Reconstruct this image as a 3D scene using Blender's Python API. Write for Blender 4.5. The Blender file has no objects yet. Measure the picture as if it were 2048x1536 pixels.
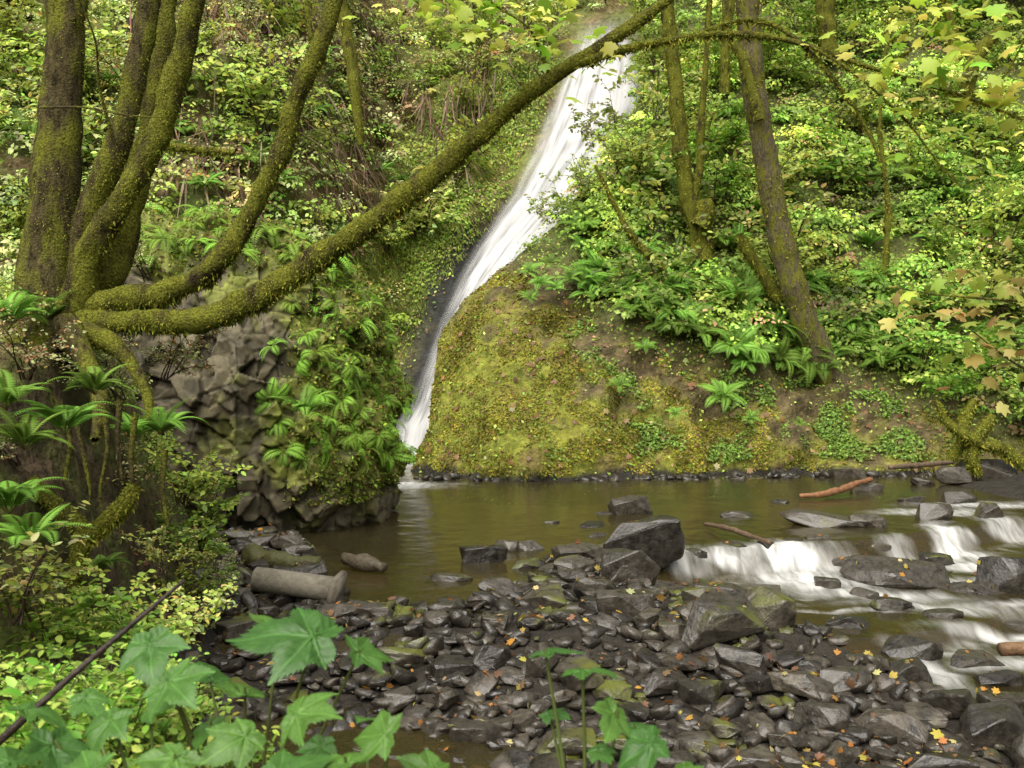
import bpy, bmesh, math, random
import numpy as np
from mathutils import Vector, Matrix, noise, kdtree, Euler
from math import radians, sin, cos, pi
random.seed(7); rng = np.random.default_rng(7)
scene = bpy.context.scene
col = scene.collection
EYE = 2.5; K = 1967.0

def at(a, b, d):
    """survey bearing a / elevation b read at distance d (metres) -> world point"""
    return Vector(((a-1024)/K*d, d, EYE-(b-768)/K*d))
def bearing(P):
    P = np.asarray(P); return 1024+P[:, 0]/P[:, 1]*K, 768-(P[:, 2]-EYE)/P[:, 1]*K
def sstep(t): t = np.clip(t, 0, 1); return t*t*(3-2*t)
def fbm(P, s, o=4, off=0.0):
    return np.array([noise.fractal((p[0]*s+off, p[1]*s-off, p[2]*s+off*.5), 1.0, 2.0, o) for p in P])
def unit(v): return v/np.maximum(np.linalg.norm(v, axis=-1, keepdims=True), 1e-9)

# ---------------------------------------------------------------- mesh helpers
def mesh_np(name, V, Fc, mats, cols=None, smooth=False):
    V = np.asarray(V, dtype=np.float32); Fc = np.asarray(Fc, dtype=np.int32)
    me = bpy.data.meshes.new(name)
    me.vertices.add(len(V)); me.vertices.foreach_set("co", V.ravel())
    M, k = Fc.shape
    me.loops.add(M*k); me.loops.foreach_set("vertex_index", Fc.ravel())
    me.polygons.add(M); me.polygons.foreach_set("loop_start", np.arange(M, dtype=np.int32)*k)
    if smooth: me.polygons.foreach_set("use_smooth", np.ones(M, dtype=bool))
    me.materials.append(mats)
    me.update(calc_edges=True); me.validate()
    if cols is not None:
        a = me.attributes.new("Col", 'FLOAT_COLOR', 'POINT')
        c = np.ones((len(V), 4), dtype=np.float32); c[:, :3] = cols
        a.data.foreach_set("color", c.ravel())
    return me
def obj(name, me, parent=None, **kw):
    o = bpy.data.objects.new(name, me); col.objects.link(o)
    if parent is not None: o.parent = parent
    for k2, v in kw.items(): o[k2] = v
    return o
def grid_faces(nr, nc):
    i = np.arange(nr*nc).reshape(nr, nc)
    return np.stack([i[:-1, :-1], i[:-1, 1:], i[1:, 1:], i[1:, :-1]], -1).reshape(-1, 4)
class Bag:
    def __init__(s): s.V = []; s.F = []; s.C = []; s.n = 0
    def add(s, V, F, C):
        V = np.asarray(V, float); C = np.broadcast_to(np.asarray(C, float), V.shape)
        s.V.append(V); s.F.append(np.asarray(F)+s.n); s.C.append(C); s.n += len(V)
    def mesh(s, name, mat, smooth=False):
        return mesh_np(name, np.concatenate(s.V), np.concatenate(s.F), mat, np.clip(np.concatenate(s.C), 0, 2), smooth)
T_RH = (np.array([(0,0,0),(-.33,.42,.07),(0,1,0),(.33,.42,.07)], float), np.array([[0,3,2,1]]))
T_BL = (np.array([(0,0,0),(-.07,.3,.0),(0,1,0),(.07,.3,.0)], float), np.array([[0,3,2,1]]))
T_TW = (np.array([(0,0,0),(-.02,.4,.02),(0,1,0),(.02,.4,.02)], float), np.array([[0,3,2,1]]))
T_HX = (np.array([(0,0,0),(-.27,.28,.07),(-.24,.66,.05),(0,1,-.06),(.24,.66,.05),(.27,.28,.07)], float), np.array([[0,3,2,1],[0,5,4,3]]))
_pts = [(0,.68),(11,.5),(20,.40),(38,.52),(48,.62),(60,.46),(74,.34),(92,.44),(106,.48),(128,.32),(160,.30),(180,.2)]
_pts = _pts+[(360-a, r) for a, r in _pts[-2:0:-1]]
NP = len(_pts)
T_MP = (np.array([(0,.35,.06)]+[(r*sin(radians(a)), .35+r*cos(radians(a)), -.25*r*r) for a, r in _pts], float),
        np.array([[0, i+1, (i+1) % NP+1] for i in range(NP)]))
def stamp(T, P, N, Y, S, C):
    """copy template T at points P, normal N, tip direction Y, scale S, colour C"""
    tv, tf = T; n = len(P)
    Z = unit(N); Y = unit(Y-Z*np.sum(Y*Z, 1, keepdims=True)); X = np.cross(Y, Z)
    S = np.asarray(S).reshape(-1, 1, 1)*np.ones((n, 1, 1))
    V = P[:, None, :]+S*(tv[None, :, 0:1]*X[:, None]+tv[None, :, 1:2]*Y[:, None]+tv[None, :, 2:3]*Z[:, None])
    k = len(tv); Fc = (tf[None]+(np.arange(n)*k)[:, None, None]).reshape(-1, tf.shape[1])
    Cc = np.repeat(C[:, None, :], k, 1).reshape(-1, 3)
    return V.reshape(-1, 3), Fc, Cc
def pal(n, cols, w=None, jit=.22):
    c = np.array(cols, float); w = np.ones(len(c)) if w is None else np.array(w, float)
    i = rng.choice(len(c), n, p=w/w.sum())
    return c[i]*np.exp(rng.normal(0, jit, (n, 1)))*np.exp(rng.normal(0, .08, (n, 3)))
def sample(V, Fc, n, w=None):
    A, B, C_, D_ = (V[Fc[:, i]] for i in range(4))
    nn = np.cross(C_-A, D_-B); area = np.linalg.norm(nn, axis=1)
    p = area if w is None else area*w
    f = rng.choice(len(Fc), n, p=p/p.sum())
    u, v = rng.random((n, 1)), rng.random((n, 1))
    P = (A[f]*(1-u)+B[f]*u)*(1-v)+(D_[f]*(1-u)+C_[f]*u)*v
    return P, unit(nn[f]), f
def catmull(pts, step):
    P = [np.array(p, float) for p in pts]; P = [2*P[0]-P[1]]+P+[2*P[-1]-P[-2]]
    out = []
    for i in range(1, len(P)-2):
        n = max(2, int(np.linalg.norm(P[i+1][:3]-P[i][:3])/step))
        for j in range(n):
            t = j/n
            out.append(.5*((2*P[i])+(-P[i-1]+P[i+1])*t+(2*P[i-1]-5*P[i]+4*P[i+1]-P[i+2])*t*t+(-P[i-1]+3*P[i]-3*P[i+1]+P[i+2])*t**3))
    out.append(P[-2]); return np.array(out)
def tube(pts, rad, seg=14, step=.07, rough=.12, nscale=3.0):
    Q = catmull([tuple(p)+(r,) for p, r in zip(pts, rad)], step)
    C, R = Q[:, :3], np.maximum(Q[:, 3], .002)
    T = unit(np.gradient(C, axis=0)); n0 = np.cross(T[0], (.3, .9, .2)); n0 /= np.linalg.norm(n0)
    V = []
    for i in range(len(C)):
        n0 = n0-T[i]*np.dot(n0, T[i]); n0 /= np.linalg.norm(n0); b = np.cross(T[i], n0)
        for j in range(seg):
            a = 2*pi*j/seg; d = cos(a)*n0+sin(a)*b
            q = C[i]+d*R[i]
            k = 1+rough*(noise.fractal(Vector(q*nscale), 1, 2, 3)*1.2) if rough else 1
            V.append(C[i]+d*R[i]*k)
    V = np.array(V); m = len(C); idx = np.arange(m*seg).reshape(m, seg)
    nx = np.roll(idx, -1, 1)
    Fc = np.stack([idx[:-1], nx[:-1], nx[1:], idx[1:]], -1).reshape(-1, 4)
    return V, Fc, C, R

# ---------------------------------------------------------------- materials
def newmat(name):
    m = bpy.data.materials.new(name); m.use_nodes = True; nt = m.node_tree
    for n in list(nt.nodes): nt.nodes.remove(n)
    return m, nt, nt.nodes, nt.links
def mat_col(name, rough=.6, spec=.3, trans=0., bump=0., bscale=30., var=.0, nscale=8., objvar=0., bdist=.02):
    m, nt, N, L = newmat(name)
    o = N.new('ShaderNodeOutputMaterial'); b = N.new('ShaderNodeBsdfPrincipled')
    a = N.new('ShaderNodeAttribute'); a.attribute_name = 'Col'; c = a.outputs['Color']
    geo = N.new('ShaderNodeNewGeometry')
    if var > 0:
        n = N.new('ShaderNodeTexNoise'); n.inputs['Scale'].default_value = nscale; n.inputs['Detail'].default_value = 8; n.inputs['Roughness'].default_value = .7
        L.new(geo.outputs['Position'], n.inputs['Vector'])
        mr = N.new('ShaderNodeMapRange'); mr.inputs['From Min'].default_value = .3; mr.inputs['From Max'].default_value = .7
        mr.inputs['To Min'].default_value = 1-var; mr.inputs['To Max'].default_value = 1+var
        L.new(n.outputs['Fac'], mr.inputs['Value'])
        mm = N.new('ShaderNodeVectorMath'); mm.operation = 'SCALE'
        L.new(c, mm.inputs[0]); L.new(mr.outputs[0], mm.inputs['Scale']); c = mm.outputs[0]
    if objvar > 0:
        oi = N.new('ShaderNodeObjectInfo'); h = N.new('ShaderNodeHueSaturation')
        m1 = N.new('ShaderNodeMapRange'); m1.inputs['To Min'].default_value = 1-objvar; m1.inputs['To Max'].default_value = 1+objvar
        m2 = N.new('ShaderNodeMapRange'); m2.inputs['To Min'].default_value = .5-objvar*.05; m2.inputs['To Max'].default_value = .5+objvar*.05
        L.new(oi.outputs['Random'], m1.inputs['Value']); L.new(oi.outputs['Random'], m2.inputs['Value'])
        L.new(m1.outputs[0], h.inputs['Value']); L.new(m2.outputs[0], h.inputs['Hue']); L.new(c, h.inputs['Color']); c = h.outputs[0]
    L.new(c, b.inputs['Base Color']); b.inputs['Roughness'].default_value = rough
    b.inputs['Specular IOR Level'].default_value = spec
    if bump > 0:
        n = N.new('ShaderNodeTexNoise'); n.inputs['Scale'].default_value = bscale; n.inputs['Detail'].default_value = 6
        L.new(geo.outputs['Position'], n.inputs['Vector'])
        bp = N.new('ShaderNodeBump'); bp.inputs['Strength'].default_value = bump; bp.inputs['Distance'].default_value = bdist
        L.new(n.outputs['Fac'], bp.inputs['Height']); L.new(bp.outputs[0], b.inputs['Normal'])
    if trans > 0:
        t = N.new('ShaderNodeBsdfTranslucent'); L.new(c, t.inputs['Color'])
        mx = N.new('ShaderNodeMixShader'); mx.inputs[0].default_value = trans
        L.new(b.outputs[0], mx.inputs[1]); L.new(t.outputs[0], mx.inputs[2]); L.new(mx.outputs[0], o.inputs[0])
    else: L.new(b.outputs[0], o.inputs[0])
    return m
M_LEAF = mat_col("leaf", .5, .35, .4, objvar=.25)
M_COVER = mat_col("undergrowth_leaf", .55, .3, .35)
M_FERN = mat_col("fern_frond", .55, .22, .35, objvar=.3)
M_MOSSF = mat_col("moss_strand", .9, .1, .25)
M_SOIL = mat_col("mossy_soil", .85, .2, bump=.9, bscale=9, var=.6, nscale=5, bdist=.12)
M_CLIFF = mat_col("cliff_rock", .8, .25, bump=1., bscale=5, var=.6, nscale=3, bdist=.2)
M_BOULD = mat_col("basalt_face", .7, .25, bump=.5, bscale=40, var=.5, nscale=7, bdist=.008)
M_BIGLEAF = mat_col("broad_leaf", .42, .35, .3, bump=.4, bscale=60, var=.25, nscale=18, bdist=.004)
M_CONC = mat_col("old_concrete", .85, .2, bump=.5, bscale=40, var=.35, nscale=12, bdist=.01)
M_DRIFT = mat_col("driftwood", .6, .3, bump=.7, bscale=30, var=.5, nscale=14, bdist=.02)

def mat_bark(name, c1, c2, moss, lo, hi):
    m, nt, N, L = newmat(name)
    o = N.new('ShaderNodeOutputMaterial'); b = N.new('ShaderNodeBsdfPrincipled'); geo = N.new('ShaderNodeNewGeometry')
    mp = N.new('ShaderNodeMapping'); mp.inputs['Scale'].default_value = (1, 1, .35); L.new(geo.outputs['Position'], mp.inputs[0])
    n1 = N.new('ShaderNodeTexNoise'); n1.inputs['Scale'].default_value = 22; n1.inputs['Detail'].default_value = 8; n1.inputs['Roughness'].default_value = .7; L.new(mp.outputs[0], n1.inputs[0])
    r1 = N.new('ShaderNodeValToRGB'); r1.color_ramp.elements[0].position = .35; r1.color_ramp.elements[1].position = .68
    r1.color_ramp.elements[0].color = (*c1, 1); r1.color_ramp.elements[1].color = (*c2, 1); L.new(n1.outputs[0], r1.inputs[0])
    n2 = N.new('ShaderNodeTexNoise'); n2.inputs['Scale'].default_value = 5.5; n2.inputs['Detail'].default_value = 7; L.new(mp.outputs[0], n2.inputs[0])
    mr = N.new('ShaderNodeMapRange'); mr.inputs['From Min'].default_value = lo; mr.inputs['From Max'].default_value = hi; L.new(n2.outputs[0], mr.inputs[0])
    n3 = N.new('ShaderNodeTexNoise'); n3.inputs['Scale'].default_value = 45; n3.inputs['Detail'].default_value = 5; L.new(geo.outputs['Position'], n3.inputs[0])
    r3 = N.new('ShaderNodeValToRGB'); r3.color_ramp.elements[0].position = .3; r3.color_ramp.elements[1].position = .7
    r3.color_ramp.elements[0].color = (*[v*.35 for v in moss], 1); r3.color_ramp.elements[1].color = (*[v*1.5 for v in moss], 1); L.new(n3.outputs[0], r3.inputs[0])
    mx = N.new('ShaderNodeMix'); mx.data_type = 'RGBA'; L.new(mr.outputs[0], mx.inputs['Factor']); L.new(r1.outputs[0], mx.inputs['A']); L.new(r3.outputs[0], mx.inputs['B'])
    L.new(mx.outputs['Result'], b.inputs['Base Color']); b.inputs['Roughness'].default_value = .95; b.inputs['Specular IOR Level'].default_value = .1
    bp = N.new('ShaderNodeBump'); bp.inputs['Strength'].default_value = 1; bp.inputs['Distance'].default_value = .03
    ad = N.new('ShaderNodeMath'); ad.operation = 'ADD'; L.new(n1.outputs[0], ad.inputs[0]); L.new(n3.outputs[0], ad.inputs[1]); L.new(ad.outputs[0], bp.inputs['Height']); L.new(bp.outputs[0], b.inputs['Normal'])
    L.new(b.outputs[0], o.inputs[0]); return m
MOSS = (.12, .125, .016)
M_BARK = mat_bark("mossy_bark", (.018,.014,.006), (.10,.08,.035), MOSS, .44, .62)
M_BARKM = mat_bark("heavy_moss_bark", (.02,.015,.008), (.06,.045,.02), MOSS, .32, .52)
M_BARKG = mat_bark("grey_bark", (.045,.038,.020), (.16,.135,.075), (.14,.14,.02), .47, .62)

def mat_rock(attr=False):
    m, nt, N, L = newmat("wet_cobble" if attr else "wet_basalt")
    o = N.new('ShaderNodeOutputMaterial'); b = N.new('ShaderNodeBsdfPrincipled'); geo = N.new('ShaderNodeNewGeometry'); oi = N.new('ShaderNodeObjectInfo')
    n1 = N.new('ShaderNodeTexNoise'); n1.inputs['Scale'].default_value = 9; n1.inputs['Detail'].default_value = 9; n1.inputs['Roughness'].default_value = .7; L.new(geo.outputs['Position'], n1.inputs[0])
    r = N.new('ShaderNodeValToRGB'); r.color_ramp.elements[0].position = .3; r.color_ramp.elements[1].position = .72
    r.color_ramp.elements[0].color = (.009,.008,.007, 1); r.color_ramp.elements[1].color = (.072,.060,.044, 1); L.new(n1.outputs[0], r.inputs[0])
    h = N.new('ShaderNodeHueSaturation'); mr = N.new('ShaderNodeMapRange'); mr.inputs['To Min'].default_value = .4; mr.inputs['To Max'].default_value = 1.5
    if attr:
        aa = N.new('ShaderNodeAttribute'); aa.attribute_name = 'Col'; sc_ = N.new('ShaderNodeSeparateColor'); L.new(aa.outputs['Color'], sc_.inputs[0]); L.new(sc_.outputs[0], mr.inputs[0])
    else: L.new(oi.outputs['Random'], mr.inputs[0])
    L.new(mr.outputs[0], h.inputs['Value']); L.new(r.outputs[0], h.inputs['Color'])
    n2 = N.new('ShaderNodeTexNoise'); n2.inputs['Scale'].default_value = 1.3; n2.inputs['Detail'].default_value = 5; L.new(geo.outputs['Position'], n2.inputs[0])
    mm = N.new('ShaderNodeMapRange'); mm.inputs['From Min'].default_value = .58; mm.inputs['From Max'].default_value = .66; L.new(n2.outputs[0], mm.inputs[0])
    sp = N.new('ShaderNodeSeparateXYZ'); L.new(geo.outputs['Normal'], sp.inputs[0])
    mu = N.new('ShaderNodeMath'); mu.operation = 'MULTIPLY'; L.new(mm.outputs[0], mu.inputs[0]); L.new(sp.outputs['Z'], mu.inputs[1]); mu.use_clamp = True
    mx = N.new('ShaderNodeMix'); mx.data_type = 'RGBA'; L.new(mu.outputs[0], mx.inputs['Factor']); L.new(h.outputs[0], mx.inputs['A']); mx.inputs['B'].default_value = (.09,.10,.014, 1)
    L.new(mx.outputs['Result'], b.inputs['Base Color'])
    rr = N.new('ShaderNodeMapRange'); rr.inputs['From Min'].default_value = .35; rr.inputs['From Max'].default_value = .65; rr.inputs['To Min'].default_value = .2; rr.inputs['To Max'].default_value = .55
    L.new(n1.outputs[0], rr.inputs[0]); L.new(rr.outputs[0], b.inputs['Roughness']); b.inputs['Specular IOR Level'].default_value = .5
    n4 = N.new('ShaderNodeTexNoise'); n4.inputs['Scale'].default_value = 26; n4.inputs['Detail'].default_value = 8; L.new(geo.outputs['Position'], n4.inputs[0])
    bp = N.new('ShaderNodeBump'); bp.inputs['Strength'].default_value = .5; bp.inputs['Distance'].default_value = .02; L.new(n4.outputs[0], bp.inputs['Height']); L.new(bp.outputs[0], b.inputs['Normal'])
    L.new(b.outputs[0], o.inputs[0]); return m
M_ROCK = mat_rock(); M_COB = mat_rock(True)

def mat_water():
    m, nt, N, L = newmat("creek_water")
    o = N.new('ShaderNodeOutputMaterial'); geo = N.new('ShaderNodeNewGeometry')
    n = N.new('ShaderNodeTexNoise'); n.inputs['Scale'].default_value = 1.6; n.inputs['Detail'].default_value = 3; L.new(geo.outputs['Position'], n.inputs[0])
    bp = N.new('ShaderNodeBump'); bp.inputs['Strength'].default_value = .12; bp.inputs['Distance'].default_value = .05; L.new(n.outputs[0], bp.inputs['Height'])
    gl = N.new('ShaderNodeBsdfGlossy'); gl.inputs['Roughness'].default_value = .17; gl.inputs['Color'].default_value = (.82,.82,.74,1); L.new(bp.outputs[0], gl.inputs['Normal'])
    tr = N.new('ShaderNodeBsdfTransparent'); tr.inputs['Color'].default_value = (.66,.54,.33, 1)
    df = N.new('ShaderNodeBsdfDiffuse'); df.inputs['Color'].default_value = (.062,.050,.02, 1)
    m1 = N.new('ShaderNodeMixShader'); m1.inputs[0].default_value = .38; L.new(tr.outputs[0], m1.inputs[1]); L.new(df.outputs[0], m1.inputs[2])
    fr = N.new('ShaderNodeFresnel'); fr.inputs['IOR'].default_value = 1.33; L.new(bp.outputs[0], fr.inputs['Normal'])
    m2 = N.new('ShaderNodeMixShader'); L.new(fr.outputs[0], m2.inputs[0]); L.new(m1.outputs[0], m2.inputs[1]); L.new(gl.outputs[0], m2.inputs[2])
    a = N.new('ShaderNodeAttribute'); a.attribute_name = 'Col'; sx = N.new('ShaderNodeSeparateColor'); L.new(a.outputs['Color'], sx.inputs[0])
    mp = N.new('ShaderNodeMapping'); mp.inputs['Rotation'].default_value = (0, 0, radians(-30)); mp.inputs['Scale'].default_value = (7, 1.5, 1.5); L.new(geo.outputs['Position'], mp.inputs[0])
    ns = N.new('ShaderNodeTexNoise'); ns.inputs['Scale'].default_value = 1.0; ns.inputs['Detail'].default_value = 4; ns.inputs['Roughness'].default_value = .55; ns.inputs['Distortion'].default_value = .4; L.new(mp.outputs[0], ns.inputs[0])
    mr = N.new('ShaderNodeMapRange'); mr.inputs['From Min'].default_value = .3; mr.inputs['From Max'].default_value = .7; mr.inputs['To Min'].default_value = .35; mr.inputs['To Max'].default_value = 1.2; L.new(ns.outputs[0], mr.inputs[0])
    ad = N.new('ShaderNodeMath'); ad.operation = 'MULTIPLY'; L.new(sx.outputs[0], ad.inputs[0]); L.new(mr.outputs[0], ad.inputs[1])
    mz = N.new('ShaderNodeMapRange'); mz.inputs['From Min'].default_value = .04; mz.inputs['From Max'].default_value = 1.05; L.new(ad.outputs[0], mz.inputs[0])
    wh = N.new('ShaderNodeBsdfDiffuse'); wh.inputs['Color'].default_value = (.50,.50,.48,1)
    m3 = N.new('ShaderNodeMixShader'); L.new(mz.outputs[0], m3.inputs[0]); L.new(m2.outputs[0], m3.inputs[1]); L.new(wh.outputs[0], m3.inputs[2]); L.new(m3.outputs[0], o.inputs[0])
    return m
M_WATER = mat_water()
def mat_fall():
    m, nt, N, L = newmat("falling_water")
    o = N.new('ShaderNodeOutputMaterial')
    a = N.new('ShaderNodeAttribute'); a.attribute_name = 'Col'; sx = N.new('ShaderNodeSeparateColor'); L.new(a.outputs['Color'], sx.inputs[0])
    cb = N.new('ShaderNodeCombineXYZ'); L.new(sx.outputs[1], cb.inputs[0]); L.new(sx.outputs[2], cb.inputs[1])
    mp = N.new('ShaderNodeMapping'); mp.inputs['Scale'].default_value = (17, 1.6, 1); L.new(cb.outputs[0], mp.inputs[0])
    ns = N.new('ShaderNodeTexNoise'); ns.inputs['Scale'].default_value = 1; ns.inputs['Detail'].default_value = 4; ns.inputs['Roughness'].default_value = .5; L.new(mp.outputs[0], ns.inputs[0])
    mr = N.new('ShaderNodeMapRange'); mr.inputs['From Min'].default_value = .3; mr.inputs['From Max'].default_value = .7; mr.inputs['To Min'].default_value = .6; mr.inputs['To Max'].default_value = 1.15; L.new(ns.outputs[0], mr.inputs[0])
    ad = N.new('ShaderNodeMath'); ad.operation = 'MULTIPLY'; L.new(sx.outputs[0], ad.inputs[0]); L.new(mr.outputs[0], ad.inputs[1])
    mz = N.new('ShaderNodeMapRange'); mz.inputs['From Min'].default_value = .02; mz.inputs['From Max'].default_value = .85; L.new(ad.outputs[0], mz.inputs[0])
    mc = N.new('ShaderNodeMapRange'); mc.inputs['From Min'].default_value = .3; mc.inputs['From Max'].default_value = .66; mc.inputs['To Min'].default_value = .27; mc.inputs['To Max'].default_value = .47; L.new(ns.outputs[0], mc.inputs[0])
    df = N.new('ShaderNodeBsdfDiffuse'); L.new(mc.outputs[0], df.inputs['Color'])
    tr = N.new('ShaderNodeBsdfTransparent')
    mx = N.new('ShaderNodeMixShader'); L.new(mz.outputs[0], mx.inputs[0]); L.new(tr.outputs[0], mx.inputs[1]); L.new(df.outputs[0], mx.inputs[2]); L.new(mx.outputs[0], o.inputs[0])
    return m
M_FALL = mat_fall()

# ---------------------------------------------------------------- terrain functions
I = np.interp
FOOT = ([0,2,4,8,11,15,17,40], [-2.3,-1.9,-1.6,-2.3,-3.15,-4.5,-6.5,-9])
def lip(x): return I(x, [-6,-1,0,1,2,3.2,5,8,12], [9.6,9.7,11.0,12.8,14.4,15.1,15.5,17.4,20.5])
def water_z(x, y):
    d = lip(x)-y
    return -.33*sstep((d+.05)/.6)-np.clip(d-.4, 0, 9)*.05-.12*sstep((d-3.6)/.4)
def bed_z(x, y):
    x = np.asarray(x, float); y = np.asarray(y, float)
    zt = I(y, [6,8,9.0,9.9,12,14,16], [-.72,-.50,-.25,.02,.06,.06,.06])
    yb = I(x, [-5,-3.6,-3,-2.4,-1.9,-.8,-.2,.6,1,2,3,6], [17,15.8,14.4,12.0,10.8,10.6,11.5,12.7,13.9,14.9,15.2,16])
    z = zt-(.62+zt)*sstep((y-yb+.4)/3.4)
    xc = I(y, [6,8.5,10,12.5,14,16], [5.2,4.2,3.2,1.3,1.7,2.4])
    c = sstep((x-xc+.3)/.9)*(1-sstep((y-17)/2))
    z = z*(1-c)+(np.minimum(water_z(x, y)-.13, z))*c
    z = z+2.6*sstep((x-11.5)/7)+sstep((x-9.5)/2)*.75*sstep((27-y)/3)*sstep((y-16)/3)
    s = I(y, *FOOT)-x
    z = z+3.15*sstep(s/1.95)*sstep((y+.5)/5)+.12*np.clip(s-1.9, 0, 8)
    z = z+1.75*sstep((4.9-y)/2.8)*(1-sstep(s/2.5))
    return z

# ground sheet
def axis(a, b, step, far, g=1.25):
    v = list(np.arange(a, b+1e-6, step))
    lo, hi = [], []
    x = a; s = step
    while x > -far: s *= g; x -= s; lo.append(x)
    x = b; s = step
    while x < far: s *= g; x += s; hi.append(x)
    return np.array(lo[::-1]+v+hi)
xs = axis(-9, 12, .085, 320); ys = axis(1.5, 20, .085, 320)
X, Y = np.meshgrid(xs, ys)
Z = bed_z(X, Y)
nearb = (X > -12) & (X < 14) & (Y > 0) & (Y < 24)
P = np.stack([X, Y, Z], -1).reshape(-1, 3); nb = nearb.ravel()
nv = np.zeros(len(P)); nv[nb] = fbm(P[nb], 1.7, 5)
bankm = sstep((Z.ravel()-.25)/.8)
P[:, 2] += nv*(.06+.22*bankm*sstep((P[:, 1]-3)/2))
c = np.zeros_like(P)
c[:] = np.array([.026,.022,.017])
n2 = np.zeros(len(P)); n2[nb] = fbm(P[nb], 2.6, 3, 9)
g = (bankm*np.clip(.4+n2*1.3, 0, 1))[:, None]
c = c*(1-bankm[:, None])+np.array([.07,.047,.024])*bankm[:, None]
c = c*(1-g)+np.array([.09,.12,.02])*g
hol_shade = (sstep((P[:, 1]-6.2)/.8)*(1-sstep((P[:, 1]-9.2)/1))*sstep((P[:, 2]-.6)/.4)*(1-sstep((P[:, 2]-2.3)/.5))*(P[:, 0] < -1))[:, None]
c = c*(1-.6*hol_shade)+np.array([.035,.024,.013])*.6*hol_shade  # bank soil painted darker as the shade of a hollow under the roots
pool = sstep((P[:, 1]-10.5)/2)[:, None]*sstep((-.0-P[:, 2])/.2)[:, None]; c = c*(1-pool)+np.array([.095,.075,.03])*pool
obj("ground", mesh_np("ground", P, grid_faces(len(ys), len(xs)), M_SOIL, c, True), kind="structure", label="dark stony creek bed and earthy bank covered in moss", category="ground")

# water sheet
wx = np.concatenate([np.arange(-5, 9.5, .06), np.arange(9.5, 13, .2)]); wy = np.concatenate([np.arange(5.5, 18, .06), np.arange(18, 37, .2)])
X, Y = np.meshgrid(wx, wy); Zw = water_z(X, Y)
spots = [(4.2,15.1,.72,.45,1.45),(3.2,14.85,.4,.35,1.05),(4.3,14.35,.9,.6,1.15),(5.0,13.6,1.1,.35,.85),(5.6,13.0,1.1,.22,.75),(7.55,16.7,.3,.85,1.45),(7.4,15.5,.8,.4,1.05),(8.3,19.2,1.0,.4,.9),(9.9,20.4,1.3,.45,.9),(9.1,18.0,.5,.5,.85),(6.3,15.9,.35,.4,.6),
         (2.5,14.7,.3,.4,1.05),(1.12,12.4,.15,.5,1.3),(1.35,13.2,.15,.4,.9),(6.1,12.1,.8,.25,.95),(4.7,10.8,.22,.5,1.2),(5.0,11.6,.5,.16,.85),(5.6,11.2,.45,.22,.75),(-2.7,24.3,1.0,.8,1.0),(-2.9,32.0,1.6,1.6,1.4),(6.5,14.4,1.0,.22,.75),(7.4,14.2,.8,.3,.7),
         (4.2,12.6,.8,.09,.5),(3.2,12.9,.5,.08,.5),(2.9,13.7,.3,.25,.6),(6.9,13.2,.8,.18,.7)]
foam = np.zeros_like(X)
wp = fbm(np.stack([X, Y, Zw], -1).reshape(-1, 3), 1.3, 3, 8).reshape(X.shape)*.3
for x0, y0, sx_, sy_, am in spots:
    foam = np.maximum(foam, am*np.exp(-((X+wp-x0)/sx_)**2-((Y+wp-y0)/sy_)**2))
Pw = np.stack([X, Y, Zw], -1).reshape(-1, 3)
wn = fbm(Pw, 2.2, 3, 3)
Pw[:, 2] += wn*.012+wn*.06*np.clip(foam.ravel(), 0, 1)
cw = np.repeat(foam.reshape(-1, 1), 3, 1)
obj("water", mesh_np("water", Pw, grid_faces(len(wy), len(wx)), M_WATER, cw, True), kind="structure", label="still brown pool spilling over stones as white riffles", category="water")

# cliff behind the falls ------------------------------------------------------
def cliffD(px, py, off=0.0):
    D0 = 27+8*sstep((px-480)/340)+off
    k = (py-768)/K; return (D0+.65*2.5)/(1+.65*k)
def sheet(PX, PY, D): return np.stack([(PX-1024)/K*D, D, EYE-(PY-768)/K*D], -1)
cx = np.linspace(-900, 2000, 250); cy = np.linspace(1040, -420, 170)
PX, PY = np.meshgrid(cx, cy)
V = sheet(PX, PY, cliffD(PX, PY)).reshape(-1, 3)
fl_y = [20,60,130,210,290,390,490,570,650,740,800,850,900,960]
fl_l = [1185,1170,1148,1116,1086,1038,970,926,892,860,840,808,790,788]
fl_r = [1275,1285,1290,1290,1270,1200,1100,1030,970,930,910,900,890,880]
cen = I(PY, fl_y, [(a+b)/2 for a, b in zip(fl_l, fl_r)])
awayf = sstep((np.abs(PX-cen)-60)/120).ravel()
d1 = fbm(V, .22, 4); d2 = fbm(V, .8, 4, 5)
dd = (d1*1.6+d2*.55)*(.12+.88*awayf)
V += dd[:, None]*np.array([0, -.8, .5])
px, py = PX.ravel(), PY.ravel()
nn = fbm(V, .5, 4, 2)
rockc = np.array([.028,.028,.025]); mossc = np.array([.13,.16,.025]); dirt = np.array([.17,.12,.06])
lft = I(py, fl_y, fl_l)
wet = np.clip(1.2-(lft-px-10)/85+nn*.6, 0, 1)*(px < 1350)*sstep((py-330)/150)
mo = np.clip(1-np.abs(px-(lft-170))/230+nn*.5, 0, 1)
c = dirt*(1-mo[:, None])+mossc*mo[:, None]
g = np.clip(.5+nn*1.8, 0, 1)[:, None]*(1-mo[:, None]); c = c*(1-g)+np.array([.12,.15,.04])*g
c = c*(1-wet[:, None])+rockc*wet[:, None]
Fcl = grid_faces(len(cy), len(cx))
CL_V, CL_F = V, Fcl
obj("cliff", mesh_np("cliff", V, Fcl, M_CLIFF, c, True), kind="structure", label="steep overgrown gorge wall of brown earth and mossy basalt", category="cliff")

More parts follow.
